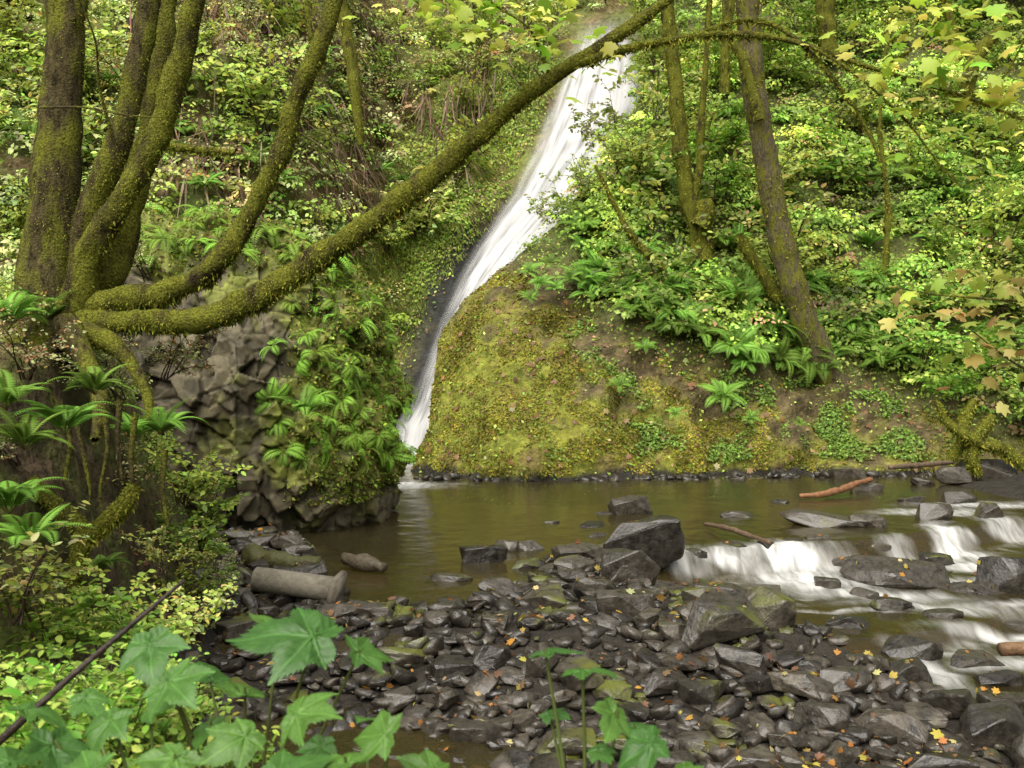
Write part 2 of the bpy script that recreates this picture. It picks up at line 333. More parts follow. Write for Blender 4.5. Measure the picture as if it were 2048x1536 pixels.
# right hillside ----------------------------------------------------------------
ri_y = [-300,-60,60,200,320,390,460,540,590,640,690,780,850,900,950,1000]
ri_x = [1305,1305,1298,1280,1210,1160,1100,1000,938,898,876,866,858,836,818,812]
def hillD(px, py):
    D0 = I(px, [800,1000,1300,1700,2048,2700], [26.2,25.4,25.9,27.0,27.0,24])
    k = (py-768)/K; return (D0+.75*2.5)/(1+.75*k)
hy = np.linspace(1010, -300, 190); hu = np.linspace(0, 1, 230)**1.25
PY = np.repeat(hy[:, None], len(hu), 1); PS = I(PY, ri_y, ri_x); PX = PS+(2750-PS)*hu[None]
D = hillD(PX, PY)+2.0*np.exp(-(PX-PS)/70)
V = sheet(PX, PY, D)
n1 = fbm(V.reshape(-1, 3), .3, 4, 11).reshape(PY.shape); n2 = fbm(V.reshape(-1, 3), 1.5, 4, 4).reshape(PY.shape)
tof = np.clip((PX-PS)/200, .05, 1)
V += ((n1*1.0*tof+n2*.2)[..., None])*np.array([0, -.75, .6])
back = []
for i in range(24, 0, -1):
    t = i/24; o = V[:, :1].copy(); o[..., 0] += 2.4*t**1.5; o[..., 1] += 8*t; o[..., 2] -= .8*t; back.append(o)
V = np.concatenate(back+[V], 1); nr, nc = V.shape[:2]
HV = V.reshape(-1, 3); HF = grid_faces(nr, nc)
px, py = bearing(HV)
def mossline(px): return I(px, [860,1000,1130,1200,1400,1650,1900], [500,540,620,690,790,850,890])
def vegline(px): return I(px, [1000,1130,1200,1400,1640,1750,1850,2048], [530,560,665,735,770,780,830,915])
nn = fbm(HV, .9, 4, 1); nf = fbm(HV, 3.5, 3, 7)
m = sstep((py-mossline(px)+nn*190+40)/150)[:, None]
c = np.array([.085,.066,.03])*(1+nf[:, None]*.7)
c = c*(1-m)+np.array([.15,.155,.022])*(1+nf[:, None]*.5)*m
br = sstep((nn+nf*.6-.12)/.3)[:, None]*m*.7; c = c*(1-br)+np.array([.11,.075,.032])*br
gr = sstep((-nn-.05)/.3)[:, None]*m*.4; c = c*(1-gr)+np.array([.10,.13,.018])*gr
vg = sstep((vegline(px)-py+30)/90)[:, None]*.7; c = c*(1-vg)+np.array([.08,.10,.024])*vg
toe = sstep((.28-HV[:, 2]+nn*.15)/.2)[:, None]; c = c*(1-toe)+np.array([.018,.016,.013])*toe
c = np.clip(c, .004, 1)
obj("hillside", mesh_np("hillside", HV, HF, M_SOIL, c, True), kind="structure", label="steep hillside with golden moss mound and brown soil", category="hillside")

# waterfall -----------------------------------------------------------------------
fy = np.linspace(20, 960, 190); fu = np.linspace(0, 1, 50)
PY = np.repeat(fy[:, None], 50, 1); FL = I(PY, fl_y, fl_l)-26; FR = I(PY, fl_y, fl_r)+10
PX = FL+(FR-FL)*fu[None]
V = sheet(PX, PY, cliffD(np.maximum(PX, 830), PY, -1.5)-.35*np.sin(fu[None]*pi)); V[..., 1] += (fbm(V.reshape(-1, 3), .5, 3).reshape(PY.shape))*.2
e = sstep((PX-FL)/52)*1.05*sstep((PY-20)/110)*(1-sstep((fu[None]-.72)/.28)*(PY < 330))
e = e*(1-.3*sstep((PY-540)/100)*(1-sstep((PY-800)/50)))
c = np.stack([e, np.repeat(fu[None], len(fy), 0), (PY-45)/860*6], -1).reshape(-1, 3)
obj("waterfall", mesh_np("waterfall", V.reshape(-1, 3), grid_faces(190, 50), M_FALL, c, True), kind="structure", label="silky white waterfall sliding down a narrow gorge", category="waterfall")

# boulder ------------------------------------------------------------------------
BC = np.array([-5.2,19,2.5])
zk = [-.7,0,1,2.2,3.1,4.1,4.7,5.1,5.4,5.6]
xR = [-2.75,-2.35,-2.2,-2.35,-2.55,-2.85,-3.3,-3.9,-4.5,-5.2]; xL = [-8.8,-8.8,-8.8,-8.7,-8.6,-8.4,-8.2,-8.0,-7.6,-7.0]
yF = [16.9,16.4,15.9,15.9,16.0,16.3,16.6,17.0,17.5,18.1]; yB = [22,22,22,22,21.8,21.5,21.2,20.9,20.6,20.2]
nz, na = 250, 520; zz = np.concatenate([np.linspace(-.7, 5.6, nz), np.full(16, 5.6)]); V = []
tt = np.linspace(0, 2*pi, 1441); ex = 2/2.8
for i, z in enumerate(zz):
    s = 1 if i < nz else 1-(i-nz+1)/16
    a_, b_, f_, k_ = I(z, zk, xR), I(z, zk, xL), I(z, zk, yF), I(z, zk, yB)
    cxx = np.abs(np.cos(tt))**ex*np.sign(np.cos(tt)); syy = np.abs(np.sin(tt))**ex*np.sign(np.sin(tt))
    xx = (a_+b_)/2+(a_-b_)/2*cxx*s; yy = (f_+k_)/2+(k_-f_)/2*syy*s
    ds = np.hypot(np.diff(xx), np.diff(yy))*np.where(syy[:-1] < .1, 4.0, 1.0); cs = np.concatenate([[0], np.cumsum(ds)])
    u = np.arange(na)/na*cs[-1]; ti = np.interp(u, cs, np.arange(1441))
    V.append(np.stack([np.interp(ti, np.arange(1441), xx), np.interp(ti, np.arange(1441), yy), np.full(na, z+(1-s)*.15)], -1))
V = np.concatenate(V); nrr = len(zz)
dirB = unit((V-BC)*[1,1,.35]); V += (fbm(V, .5, 3, 3)*.22)[:, None]*dirB
def near2(V, ctr, sc=(1,1,1)):
    kd = kdtree.KDTree(len(ctr)); [kd.insert(Vector(p*sc), i) for i, p in enumerate(ctr)]; kd.balance()
    idx = np.empty(len(V), int); gap = np.empty(len(V))
    for i, p in enumerate(V*np.array(sc)):
        r = kd.find_n(p, 2); idx[i] = r[0][1]; gap[i] = r[1][2]-r[0][2]
    return idx, gap
fr_ = np.where(V[:, 1] < 19.5)[0]
def planar(V, nc_, tilt, off, sc, lim):
    ci = rng.choice(fr_, nc_); ctr = V[ci]; idx, gap = near2(V, ctr, sc)
    nrm = unit(unit((ctr-BC)*[1,1,.35])+rng.normal(0, tilt, ctr.shape)+[0,0,.12]); rb = rng.normal(0, 1, nc_)
    t = np.sum((ctr[idx]-V)*nrm[idx], 1)/np.maximum(np.sum(dirB*nrm[idx], 1), .35)+rb[idx]*off
    return np.clip(t, -lim, lim), gap, rb[idx]
t1, g1, r1 = planar(V, 460, .34, .06, np.array((1,1,.7)), .26); V = V+t1[:, None]*dirB
t2, g2, r2 = planar(V, 2000, .22, .012, (1,1,1), .07); V = V+t2[:, None]*dirB
crack = 1-np.clip(g1/.035, 0, 1); V -= (.03*crack)[:, None]*dirB
idx = np.arange(nrr*na).reshape(nrr, na); nx = np.roll(idx, -1, 1)
BF = np.stack([idx[:-1], nx[:-1], nx[1:], idx[1:]], -1).reshape(-1, 4); BV = V
nn = fbm(V, 1.1, 4, 8); nf = fbm(V, 4, 3, 2)
m = np.clip(sstep((V[:, 0]+4.1+nn*1.2-.15*(3-V[:, 2]))/.7)+sstep((V[:, 2]-3.9+nn*1.4)/.6), 0, 1)*sstep((V[:, 2]-.3)/.8)
m = (m*.9+.5*sstep((nn-.0)/.3)*(1-m))[:, None]
c = np.array([.078,.066,.038])*(1+.5*nf[:, None])*(1+.2*r1[:, None]+.16*r2[:, None]); c = c*(1-m)+np.array([.13,.145,.024])*(1+nf[:, None]*.6)*m
c = c*(1-.7*crack[:, None])
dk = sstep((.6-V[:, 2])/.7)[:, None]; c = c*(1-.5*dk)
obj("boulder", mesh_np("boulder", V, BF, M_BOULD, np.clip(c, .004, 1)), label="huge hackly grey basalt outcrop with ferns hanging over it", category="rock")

# ---------------------------------------------------------------- rocks
def rock_mesh(i):
    r = random.Random(i*13+5); bm = bmesh.new()
    for _ in range(18 if i % 3 else 26):
        p = [r.uniform(-1, 1) for _ in range(3)]; mxx = max(abs(v) for v in p) if i % 3 else max(.8, sum(v*v for v in p)**.5)*.96; q = [v/mxx*.5*r.uniform(.84, 1) for v in p]
        bm.verts.new(q)
    res = bmesh.ops.convex_hull(bm, input=bm.verts)
    bmesh.ops.delete(bm, geom=[g for g in res['geom_interior'] if isinstance(g, bmesh.types.BMVert)], context='VERTS')
    bmesh.ops.dissolve_limit(bm, angle_limit=radians(16), verts=bm.verts, edges=bm.edges)
    bmesh.ops.bevel(bm, geom=bm.edges[:], offset=.04, segments=2, affect='EDGES', profile=.6)
    bmesh.ops.triangulate(bm, faces=bm.faces)
    bmesh.ops.subdivide_edges(bm, edges=[e for e in bm.edges if e.calc_length() > .22], cuts=2, use_grid_fill=False)
    bmesh.ops.triangulate(bm, faces=bm.faces)
    for v in bm.verts: v.co += v.co.normalized()*noise.fractal(v.co*3+Vector((i, 0, 0)), 1, 2, 3)*.04
    me = bpy.data.meshes.new("stone"); bm.to_mesh(me); bm.free(); me.materials.append(M_ROCK); return me
ROCKS = [rock_mesh(i) for i in range(15)]
placed = []
def add_rock(x, y, w, d, h, rz=None, sink=.25, label="dark wet angular basalt stone in the creek", z=None):
    i = random.randrange(15); o = obj("stone", ROCKS[i], label=label, category="rock", group="dark stones in the creek bed")
    zb = float(bed_z(x, y)) if z is None else z
    o.location = (x, y, zb+h*(.5-sink)); o.scale = (w, d, h)
    o.rotation_euler = (random.uniform(-.2, .2), random.uniform(-.15, .15), random.uniform(0, 6.28) if rz is None else rz)
    placed.append((x, y, (w+d)/4)); return o
big = [(1290,1125,150,95),(1262,1035,80,48),(1060,1108,58,38),(1455,1160,125,60),(1815,1125,235,72),(1660,1060,185,42),(2015,1130,95,85),(1790,1160,90,45),(1890,1170,90,35),(1500,1205,125,45),(1350,1225,175,65),(1265,1235,110,90),
 (1440,1370,160,105),(1535,1350,115,90),(1250,1330,110,65),(1262,1175,95,70),(1160,1142,105,38),(970,1188,90,48),(800,1390,130,45),(980,1390,80,50),(1090,1405,70,65),(1420,1440,110,70),(1830,1280,115,60),(1370,1165,100,55),
 (1985,965,130,52),(1915,975,75,42),(1880,1045,70,42),(1985,1040,60,40),(1890,1550,130,80),(1650,1470,110,65),(1800,1480,150,70),(1500,1530,110,60),(2000,1480,140,80),(1700,1420,110,50),(1480,1040,75,22),(1210,1034,35,15),(1100,1052,40,18),(1740,1060,70,35),
 (1960,1185,110,40),(1660,1130,50,34),(1730,1195,60,30),(1700,960,70,30),(1560,1010,40,15),(620,1170,60,30),(1190,1290,110,55),(1330,1420,90,50),(2030,1380,110,70),(1600,1560,140,60),(1350,1530,120,60),(1180,1060,60,18),(1160,1030,30,10),(1410,1300,80,45),
 (1850,975,60,25),(1830,1010,50,20),(1740,985,60,22),(1930,1010,70,30),(1700,1245,90,36),(1590,1290,100,42),(1760,1340,110,50),(1950,1290,110,40),(1900,1370,120,50),(2040,1230,60,40),
 (1010,1110,50,34),(1120,1180,80,30),(880,1165,60,22),(1060,1200,80,34),(1150,1220,90,40),(900,1230,90,34),(1200,1080,50,20),(1150,1095,40,16),(640,1290,90,40),(1000,1280,90,45),(890,1330,90,45),(1130,1500,120,60),(950,1480,100,50),(1250,1500,110,50),(740,1330,80,40),
 (1700,1100,70,34),(1760,1085,70,30),(1880,1090,60,34),(1430,1190,60,26),(1640,1085,45,20),(1800,1215,80,30),(1500,1260,80,36),(2010,1320,90,40),(1820,1400,90,50),(1390,1108,50,24)]
for a, b, w, h in big:
    zz_ = -.05 if b < 1180 else -.42
    d = (EYE-zz_)/((b-768)/K); x = (a-1024)/K*d; zb = max(float(bed_z(x, d)), float(water_z(np.array(x), np.array(d)))-.08)
    W, H = w*d/K*1.12, h*d/K*1.15
    add_rock(x, d+W*.2, W, max(W*.6, .2), H, rz=random.uniform(-.35, .35), sink=.12, z=zb-.02, label="large dark wet basalt block in the stream")
tries = 0
while len(placed) < 298 and tries < 9000:
    tries += 1
    y = 6.3+9.5*random.random()**1.25; x = random.uniform(-.36*y, .56*y)
    s = random.choice([.18,.24,.3,.36,.42])*random.uniform(.8, 1.25)
    zb = float(bed_z(x, y)); wz = float(water_z(np.array(x), np.array(y)))
    if x < float(I(y, *FOOT))-.1 or (y > 10.6 and zb < -.16): continue
    if wz > zb and random.random() < .5: continue
    if any((x-a)**2+(y-b)**2 < ((s*.5+r)*.74)**2 for a, b, r in placed): continue
    add_rock(x, y, s*1.2, s*.95, s*random.uniform(.4, .7), sink=.18)
tv = []
for me in ROCKS[:6]:
    bm = bmesh.new(); bm.from_mesh(me); bmesh.ops.dissolve_limit(bm, angle_limit=radians(25), verts=bm.verts, edges=bm.edges); bmesh.ops.triangulate(bm, faces=bm.faces)
    bm.verts.index_update(); tv.append((np.array([v.co[:] for v in bm.verts]), np.array([[v.index for v in f.verts] for f in bm.faces]))); bm.free()
bag = Bag()
for t in tv:
    n = 1000; y = 6+11.5*rng.random(n)**1.15; x = rng.uniform(-.45, .55, n)*y
    zb = bed_z(x, y); ok = (x > I(y, *FOOT)-.35) & (zb > -.70+.56*(y > 10.6)) ; x, y, zb = x[ok], y[ok], zb[ok]; n = len(x)
    s = rng.uniform(.05, .22, n)*np.exp(rng.normal(0, .25, n))
    Pp = np.stack([x, y, zb+s*.12], -1); Nn = unit(rng.normal(0, .3, (n, 3))+[0, 0, 1]); Yy = unit(rng.normal(0, 1, (n, 3)))
    bag.add(*stamp((t[0]*[1.2, 1, .55], t[1]), Pp, Nn, Yy, s, np.repeat(rng.random((n, 1)), 3, 1)))
for t in tv[:2]:
    n = 110; a = rng.uniform(830, 2050, n); y = 25.3+rng.uniform(-.2, .5, n)+I(a, [800,1000,1300,1700,2048], [.6,0,.4,1.3,1.3]); x = (a-1024)/K*y
    Pp = np.stack([x, y, rng.uniform(-.12, .08, n)], -1); bag.add(*stamp((t[0]*[1.2,1,.7], t[1]), Pp, unit(rng.normal(0, .4, (n, 3))+[0,0,1]), rng.normal(0, 1, (n, 3)), rng.uniform(.1, .4, n), np.repeat(rng.random((n, 1))*.4, 3, 1)))
obj("gravel", bag.mesh("gravel", M_COB), kind="stuff", label="loose dark wet gravel and cobbles on the creek bar", category="gravel")
# ---------------------------------------------------------------- fallen leaves (cast on the stones)
bpy.context.view_layer.update(); dg = bpy.context.evaluated_depsgraph_get()
Pn, Nn_ = [], []
for _ in range(3800):
    y = 6.3+10*random.random()**1.4; x = random.uniform(-.42*y, .5*y)
    if fbm([(x, y, 0)], .9, 3, 20)[0] < random.uniform(-.35, .4): continue
    ok, loc, nrm, _, ob, _ = scene.ray_cast(dg, Vector((x, y, 4)), Vector((0, 0, -1)))
    if not ok or ob.name.startswith("water"): continue
    if loc.z > 1.2: continue
    Pn.append(loc+nrm*.012); Nn_.append(nrm)
Pn = np.array(Pn); Nn_ = np.array(Nn_); n = len(Pn)
FALLP = [(.38,.18,.035),(.40,.31,.06),(.28,.12,.035),(.17,.10,.05),(.38,.33,.15)]
bag = Bag(); bag.add(*stamp(T_MP, Pn, unit(Nn_+rng.normal(0, .35, (n, 3))), rng.normal(0, 1, (n, 3)), .035+.075*rng.random(n)**1.6, pal(n, FALLP, [2,3,3,5,2])))
P2, N2, _ = sample(HV, HF, 4200); a_, b_ = bearing(P2); k = (b_ > vegline(a_)-20) & (P2[:, 2] > .1); P2, N2 = P2[k], N2[k]
N2 = N2*np.sign(N2[:, 2:3]); n = len(P2)
bag.add(*stamp(T_MP, P2+N2*.05, unit(N2+rng.normal(0, .3, (n, 3))), rng.normal(0, 1, (n, 3)), rng.uniform(.1, .22, n), pal(n, [(.28,.15,.06),(.24,.15,.075),(.38,.33,.15),(.17,.10,.05)], [2,3,1,4])))
obj("fallen_leaves", bag.mesh("fallen_leaves", M_COVER), kind="stuff", label="scattered orange and yellow fallen maple leaves", category="leaves")

# ---------------------------------------------------------------- undergrowth
G1, G2, G3, G4 = (.28,.40,.055), (.18,.29,.042), (.40,.50,.10), (.51,.57,.23)
YL, OR, BR, DK = (.68,.60,.18), (.44,.21,.06), (.34,.22,.11), (.13,.20,.033)
def clumps(C, N, nper, R, cols, size, tpl=T_RH):
    n = len(C); P = np.repeat(C, nper, 0); Rr = np.repeat(R, nper)[:, None]
    d = unit(rng.normal(0, 1, (n*nper, 3))); d[:, 2] = np.abs(d[:, 2])*.8+.1*d[:, 2]
    P = P+np.repeat(N, nper, 0)*Rr*.45+d*Rr*rng.random((n*nper, 1))**.4*np.array([1.15,.9,.75])
    nm = unit(d+np.array([0,-.6,.6])+rng.normal(0, .36, d.shape)); tip = rng.normal(0, 1, d.shape)+np.array([0,-.4,-.6])
    cc = np.repeat(cols, nper, 0)*np.exp(rng.normal(0, .15, (n*nper, 1)))
    return stamp(tpl, P, nm, tip, np.repeat(size, nper)*rng.uniform(.6, 1.3, n*nper), cc)
fc = CL_V[CL_F].mean(1); a_f, b_f = bearing(fc); lft = I(b_f, fl_y, fl_l); rgt = I(b_f, fl_y, fl_r)
dens = fbm(fc, .35, 4, 30)
w = np.clip(.7+dens*1.6, .06, 1.6)
w *= np.where((a_f > lft-260) & (a_f < rgt+30) & (b_f > 150), .10, 1)
w *= np.where((a_f > lft-60) & (a_f < rgt+10) & (b_f > 20), 0, 1); w *= (b_f > -120)*(a_f > -150)*(a_f < 1500)*(b_f < 900)
w *= np.where((b_f < 40) & (a_f > 1000) & (a_f < 1400), 3, 1)
w /= np.maximum(fc[:, 1]/30, .5)**2
C, N, f = sample(CL_V, CL_F, 3500, w); a_, b_ = bearing(C); N = N*np.sign(-N[:, 1:2])
cn = fbm(C, .28, 3, 40)
base = pal(len(C), [G1,G2,G3,G4,YL,DK], [3,2,3,2.4,.6,.4])
red = (rng.random(len(C)) < np.clip(.25+.9*cn, 0, .5)*((a_ > 250) & (a_ < 1050)))
base[red] = pal(red.sum(), [BR,OR,YL,G4], [5,1,1,2.5])
pl = (a_ < 260) & (rng.random(len(C)) < .6); base[pl] = pal(pl.sum(), [G4,G3,(.46,.57,.22)])
tp = (b_ < 90)&(a_ > 850); base[tp] = pal(tp.sum(), [G4,G3,YL], [3,3,.6])
bag = Bag(); bag.add(*clumps(C, N, 38, rng.uniform(.3, .95, len(C)), base, rng.uniform(.09, .22, len(C))))
w2 = (a_f > -150)*(b_f > -80)*np.where((a_f > lft-30) & (a_f < rgt+20), 0, 1.0)
C, N, f = sample(CL_V, CL_F, 32000, w2); N = N*np.sign(-N[:, 1:2])
cc = pal(len(C), [G1,G2,G3,BR,OR,DK,(.42,.34,.2)], [3,3,3,3,.5,.6,1.4], .3)
bag.add(*stamp(T_RH, C+N*rng.uniform(.02, .25, (len(C), 1)), unit(N+rng.normal(0, .5, N.shape)), rng.normal(0, 1, N.shape)+[0,0,-.8], rng.uniform(.07, .18, len(C)), cc))
# dry hanging stems and vines
w4 = (a_f > 250)*(a_f < lft-120)*(b_f > -60)*(b_f < 430)*np.clip(fbm(fc, .3, 3, 90)*3+.3, 0, 1)
C, N, f = sample(CL_V, CL_F, 3800, w4+1e-9); N = N*np.sign(-N[:, 1:2]); n = len(C)
bag.add(*stamp(T_TW, C+N*rng.uniform(.2, .9, (n, 1)), unit(N+rng.normal(0, .3, N.shape)), rng.normal(0, .18, N.shape)+N*.1+[0,0,-1], rng.uniform(.6, 2.2, n), pal(n, [(.20,.13,.08),(.30,.22,.13),(.12,.075,.045)])))
w3 = np.exp(-((a_f-(lft-140))/100)**2)*(b_f > 120)*(b_f < 860)*(a_f < lft-24-30*sstep((b_f-450)/150))
C, N, f = sample(CL_V, CL_F, 26000, w3); N = N*np.sign(-N[:, 1:2])
k = fbm(C, .5, 3, 50) 
cc = pal(len(C), [(.20,.26,.035),(.26,.31,.05),(.15,.21,.035),(.28,.24,.08)], [3,3,2,1], .25)*(1+.6*k[:, None])
bag.add(*stamp(T_BL, C+N*.03, unit(N+rng.normal(0, .4, N.shape)), rng.normal(0, .35, N.shape)+N*.3+[.15,0,-1], rng.uniform(.12, .4, len(C)), cc))
C, N, f = sample(CL_V, CL_F, 9000, w3*(np.clip(fbm(fc, .4, 3, 66)*3+.3, 0, 1))); N = N*np.sign(-N[:, 1:2])
bag.add(*stamp(T_RH, C+N*.1, unit(N+rng.normal(0, .4, N.shape)), rng.normal(0, .6, N.shape)+[0,0,-.6], rng.uniform(.08, .16, len(C)), pal(len(C), [G1,G3,(.22,.36,.05)])))
obj("undergrowth", bag.mesh("undergrowth", M_COVER), kind="stuff", label="dense mixed green and autumn undergrowth on the gorge wall", category="undergrowth")
fc = HV[HF].mean(1); a_, b_ = bearing(fc); dens = fbm(fc, .4, 4, 60)
vis = (a_ < 2200)*(b_ > -120)*(np.arange(len(fc)) % (nc-1) > 20)
w = np.clip(.7+dens*1.6, .1, 1.5)*sstep((vegline(a_)-b_-20)/60)*vis/np.maximum(fc[:, 1]/30, .5)**2
C, N, f = sample(HV, HF, 3000, w); N = N*np.sign(-N[:, 1:2])
bag = Bag()
cn = fbm(C, .3, 3, 44)[:, None]; ht = sstep((C[:, 2:3]-4)/9)
bag.add(*clumps(C, N, 38, rng.uniform(.25, .8, len(C)), pal(len(C), [G1,G2,G3,DK,YL,BR], [4,4,3,.8,.5,.5])*(1+cn)*(.85+.4*ht), rng.uniform(.08, .2, len(C))))  # leaf colour lightened with height, standing in for bright haze
w = vis*(.12+sstep((vegline(a_)-b_+60)/80)); C, N, f = sample(HV, HF, 32000, w*(.5+np.clip(dens*2, 0, 1))); N = N*np.sign(-N[:, 1:2])
bag.add(*stamp(T_RH, C+N*rng.uniform(.02, .2, (len(C), 1)), unit(N+rng.normal(0, .5, N.shape)+[0,0,.4]), rng.normal(0, 1, N.shape)+[0,0,-.6], rng.uniform(.05, .14, len(C)), pal(len(C), [G1,G2,G3,BR,DK,OR], [4,4,2,2,1,.3], .3)))
w = vis*(b_ > vegline(a_))*np.clip(fbm(fc, .8, 3, 70)*3-.1, 0, 1)*(fc[:, 2] > .4)*sstep((a_-1050)/300); C, N, f = sample(HV, HF, 7000, w); N = N*np.sign(-N[:, 1:2])
bag.add(*stamp(T_RH, C+N*rng.uniform(.02, .12, (len(C), 1)), unit(N+rng.normal(0, .5, N.shape)+[0,0,.5]), rng.normal(0, 1, N.shape), rng.uniform(.06, .13, len(C)), pal(len(C), [G2,DK,(.17,.28,.05)], None, .25)))
obj("undergrowth", bag.mesh("undergrowth", M_COVER), kind="stuff", label="dense green undergrowth covering the wooded hillside", category="undergrowth")
# moss pelt
w = sstep((b_-mossline(a_)+fbm(fc, .9, 4, 1)*190+20)/80)*vis*(fc[:, 2] > .12)*np.clip(.6+fbm(fc, 1.1, 3, 71)*1.8, .03, 1.4)*(1-.4*sstep((a_-1300)/500)); C, N, f = sample(HV, HF, 56000, w); N = N*np.sign(-N[:, 1:2])
k1 = fbm(C, .8, 3, 5)[:, None]
cc = pal(len(C), [(.25,.23,.03),(.20,.20,.027),(.15,.18,.024),(.23,.165,.06),(.15,.105,.05)], [4,4,3.2,1.8,1.3], .15)*(1+.8*k1)
bag = Bag(); bag.add(*stamp(T_RH, C+N*.0, unit(rng.normal(0, .6, N.shape)+N), N*.4+rng.normal(0, .5, N.shape)+[0,0,-.5], rng.uniform(.03, .11, len(C)), np.clip(cc, .01, 1)))
bfc = BV[BF].mean(1)
P2, N2, _ = sample(BV, BF, 44000, sstep((bfc[:, 0]+3.9)/.7)*(bfc[:, 2] > .5)+.8*sstep((bfc[:, 2]-4.2)/.5))
N2 = N2*np.sign(np.sum(N2*(P2-BC), 1, keepdims=True))
bag.add(*stamp(T_RH, P2, unit(rng.normal(0, 1, N2.shape)+N2*.5), N2*.6+rng.normal(0, .4, N2.shape)+[0,0,-.6], rng.uniform(.03, .1, len(P2)), pal(len(P2), [(.17,.21,.03),(.24,.28,.04),(.18,.14,.05),(.2,.32,.05)], None, .3)))
obj("moss", bag.mesh("moss", M_MOSSF), kind="stuff", label="golden green moss pelt over rock and soil", category="moss")

# ---------------------------------------------------------------- ferns
def fern_mesh(seed, nf, L, el=(50, 80), droop=1.5, np_=30, wid=.15, base=(.14,.265,.036)):
    r = random.Random(seed); P, Nm, T, S, C = [], [], [], [], []
    bag = Bag()
    for i in range(nf):
        az = 2*pi*i/nf+r.uniform(-.35, .35); e0 = radians(r.uniform(*el)); e1 = e0-droop*r.uniform(.8, 1.4); Lf = L*r.uniform(.6, 1.1)
        p = np.zeros(3); tw = r.uniform(-.6, .6); pts = [p.copy()]; tone = r.uniform(.6, 1.35)
        for k in range(np_):
            s = k/np_; e = e0+(e1-e0)*s**1.1; a2 = az+tw*s
            t = np.array([cos(a2)*cos(e), sin(a2)*cos(e), sin(e)]); p = p+t*Lf/np_; pts.append(p.copy())
            side = np.array([-sin(a2), cos(a2), 0]); up = np.cross(t, side); up = up*np.sign(up[2]+1e-6)
            l = wid*L*max(.1, sin(pi*min(1, s*.86+.14))**.8)*(1 if s > .1 else .3)
            for sd in (-1, 1):
                P.append(p); Nm.append(up+.1*side*sd); T.append(side*sd+t*.35-np.array([0, 0, .2])); S.append(l); C.append(tone*(1+.3*s))
        q = np.array(pts); V, Fq, _, _ = tube([q[0], q[len(q)//2], q[-1]], [.006*L, .005*L, .002*L], 3, .3, 0)
        bag.add(V, Fq, (.16,.12,.04))
    P, Nm, T, S, C = map(np.array, (P, Nm, T, S, C))
    tpl = (np.array([(0,0,0),(-.12,.3,.02),(0,1,-.08),(.12,.3,.02)], float), np.array([[0,3,2,1]]))
    bag.add(*stamp(tpl, P, Nm, T, S, np.array([base])*C[:, None]))
    return bag.mesh("sword_fern", M_FERN)
FERNS = [fern_mesh(i, 13+i, 1.0) for i in range(4)]; FERN_H = [fern_mesh(20+i, 9, 1.0, (15, 60), 1.9, 18, .2, (.19,.33,.04)) for i in range(3)]
def add_fern(p, s, n=None, hang=False, label="green sword fern with arching fronds on the slope", group="sword ferns on the slopes"):
    o = obj("sword_fern", random.choice(FERN_H if hang else FERNS), label=label, category="fern", group=group)
    q = Vector((0, 0, 1)) if n is None else (Vector((0, 0, 1))*.55+Vector(n)*.6).normalized()
    rot = q.to_track_quat('Z', 'Y').to_matrix() @ Matrix.Rotation(random.uniform(0, 6.28), 3, 'Z')
    o.matrix_world = Matrix.Translation(p) @ rot.to_4x4() @ Matrix.Scale(s, 4); return o
def band(a0, a1, off0, off1): return vis*(a_ > a0)*(a_ < a1)*(b_ < vegline(a_)+off1)*(b_ > vegline(a_)-off0)
for cnt, ww in ((88, band(1150, 1800, 210, 0)), (34, band(1100, 2080, 560, -150)), (16, vis*(a_ > 1850)*(a_ < 2080)*(b_ > 350)*(b_ < 720))):
    P2, N2, _ = sample(HV, HF, cnt, ww.astype(float)+1e-9)
    for p, n in zip(P2, N2): add_fern(p+np.array([0, -.12, .08]), random.uniform(.8, 1.45), n*np.sign(-n[1]))
for a, b, s in ((1445,800,1.1),(1240,775,.55),(1350,830,.45),(1060,600,.5),(1100,530,.6),(1060,545,.6),(1140,560,.6),(1110,580,.5),(1500,840,.4),(1290,700,.6),(1080,570,.6),(1600,850,.35)):
    d = float(hillD(a, b)); add_fern(at(a, b, d-.4), s, (0,-.9,.4))
P2, N2, _ = sample(BV, BF, 100, sstep((bfc[:, 0]+4.2)/.6)*(bfc[:, 2] > 1.0)*(bfc[:, 1] < 20)+1e-9)
for p, n in zip(P2, N2):
    n = n*np.sign(np.dot(n, p-BC)); add_fern(p, random.uniform(.3, .55), n, True, "bright green fern hanging from the mossy outcrop", "ferns hanging on the outcrop")
P2, N2, _ = sample(BV, BF, 70, sstep((bfc[:, 2]-4.3)/.5)*(bfc[:, 1] < 19)+1e-9)
for p, n in zip(P2, N2): add_fern(p, random.uniform(.4, .7), (0, -.5, .8), True, "bright green fern hanging from the mossy outcrop", "ferns hanging on the outcrop")
P2, N2, _ = sample(CL_V, CL_F, 50, ((a_f > -50)*(a_f < 830)*(b_f > 120)*(b_f < 560)).astype(float))
for p, n in zip(P2, N2): add_fern(p+np.array([0,-.3,.1]), random.uniform(.8, 1.3), (0, -.6, .6))

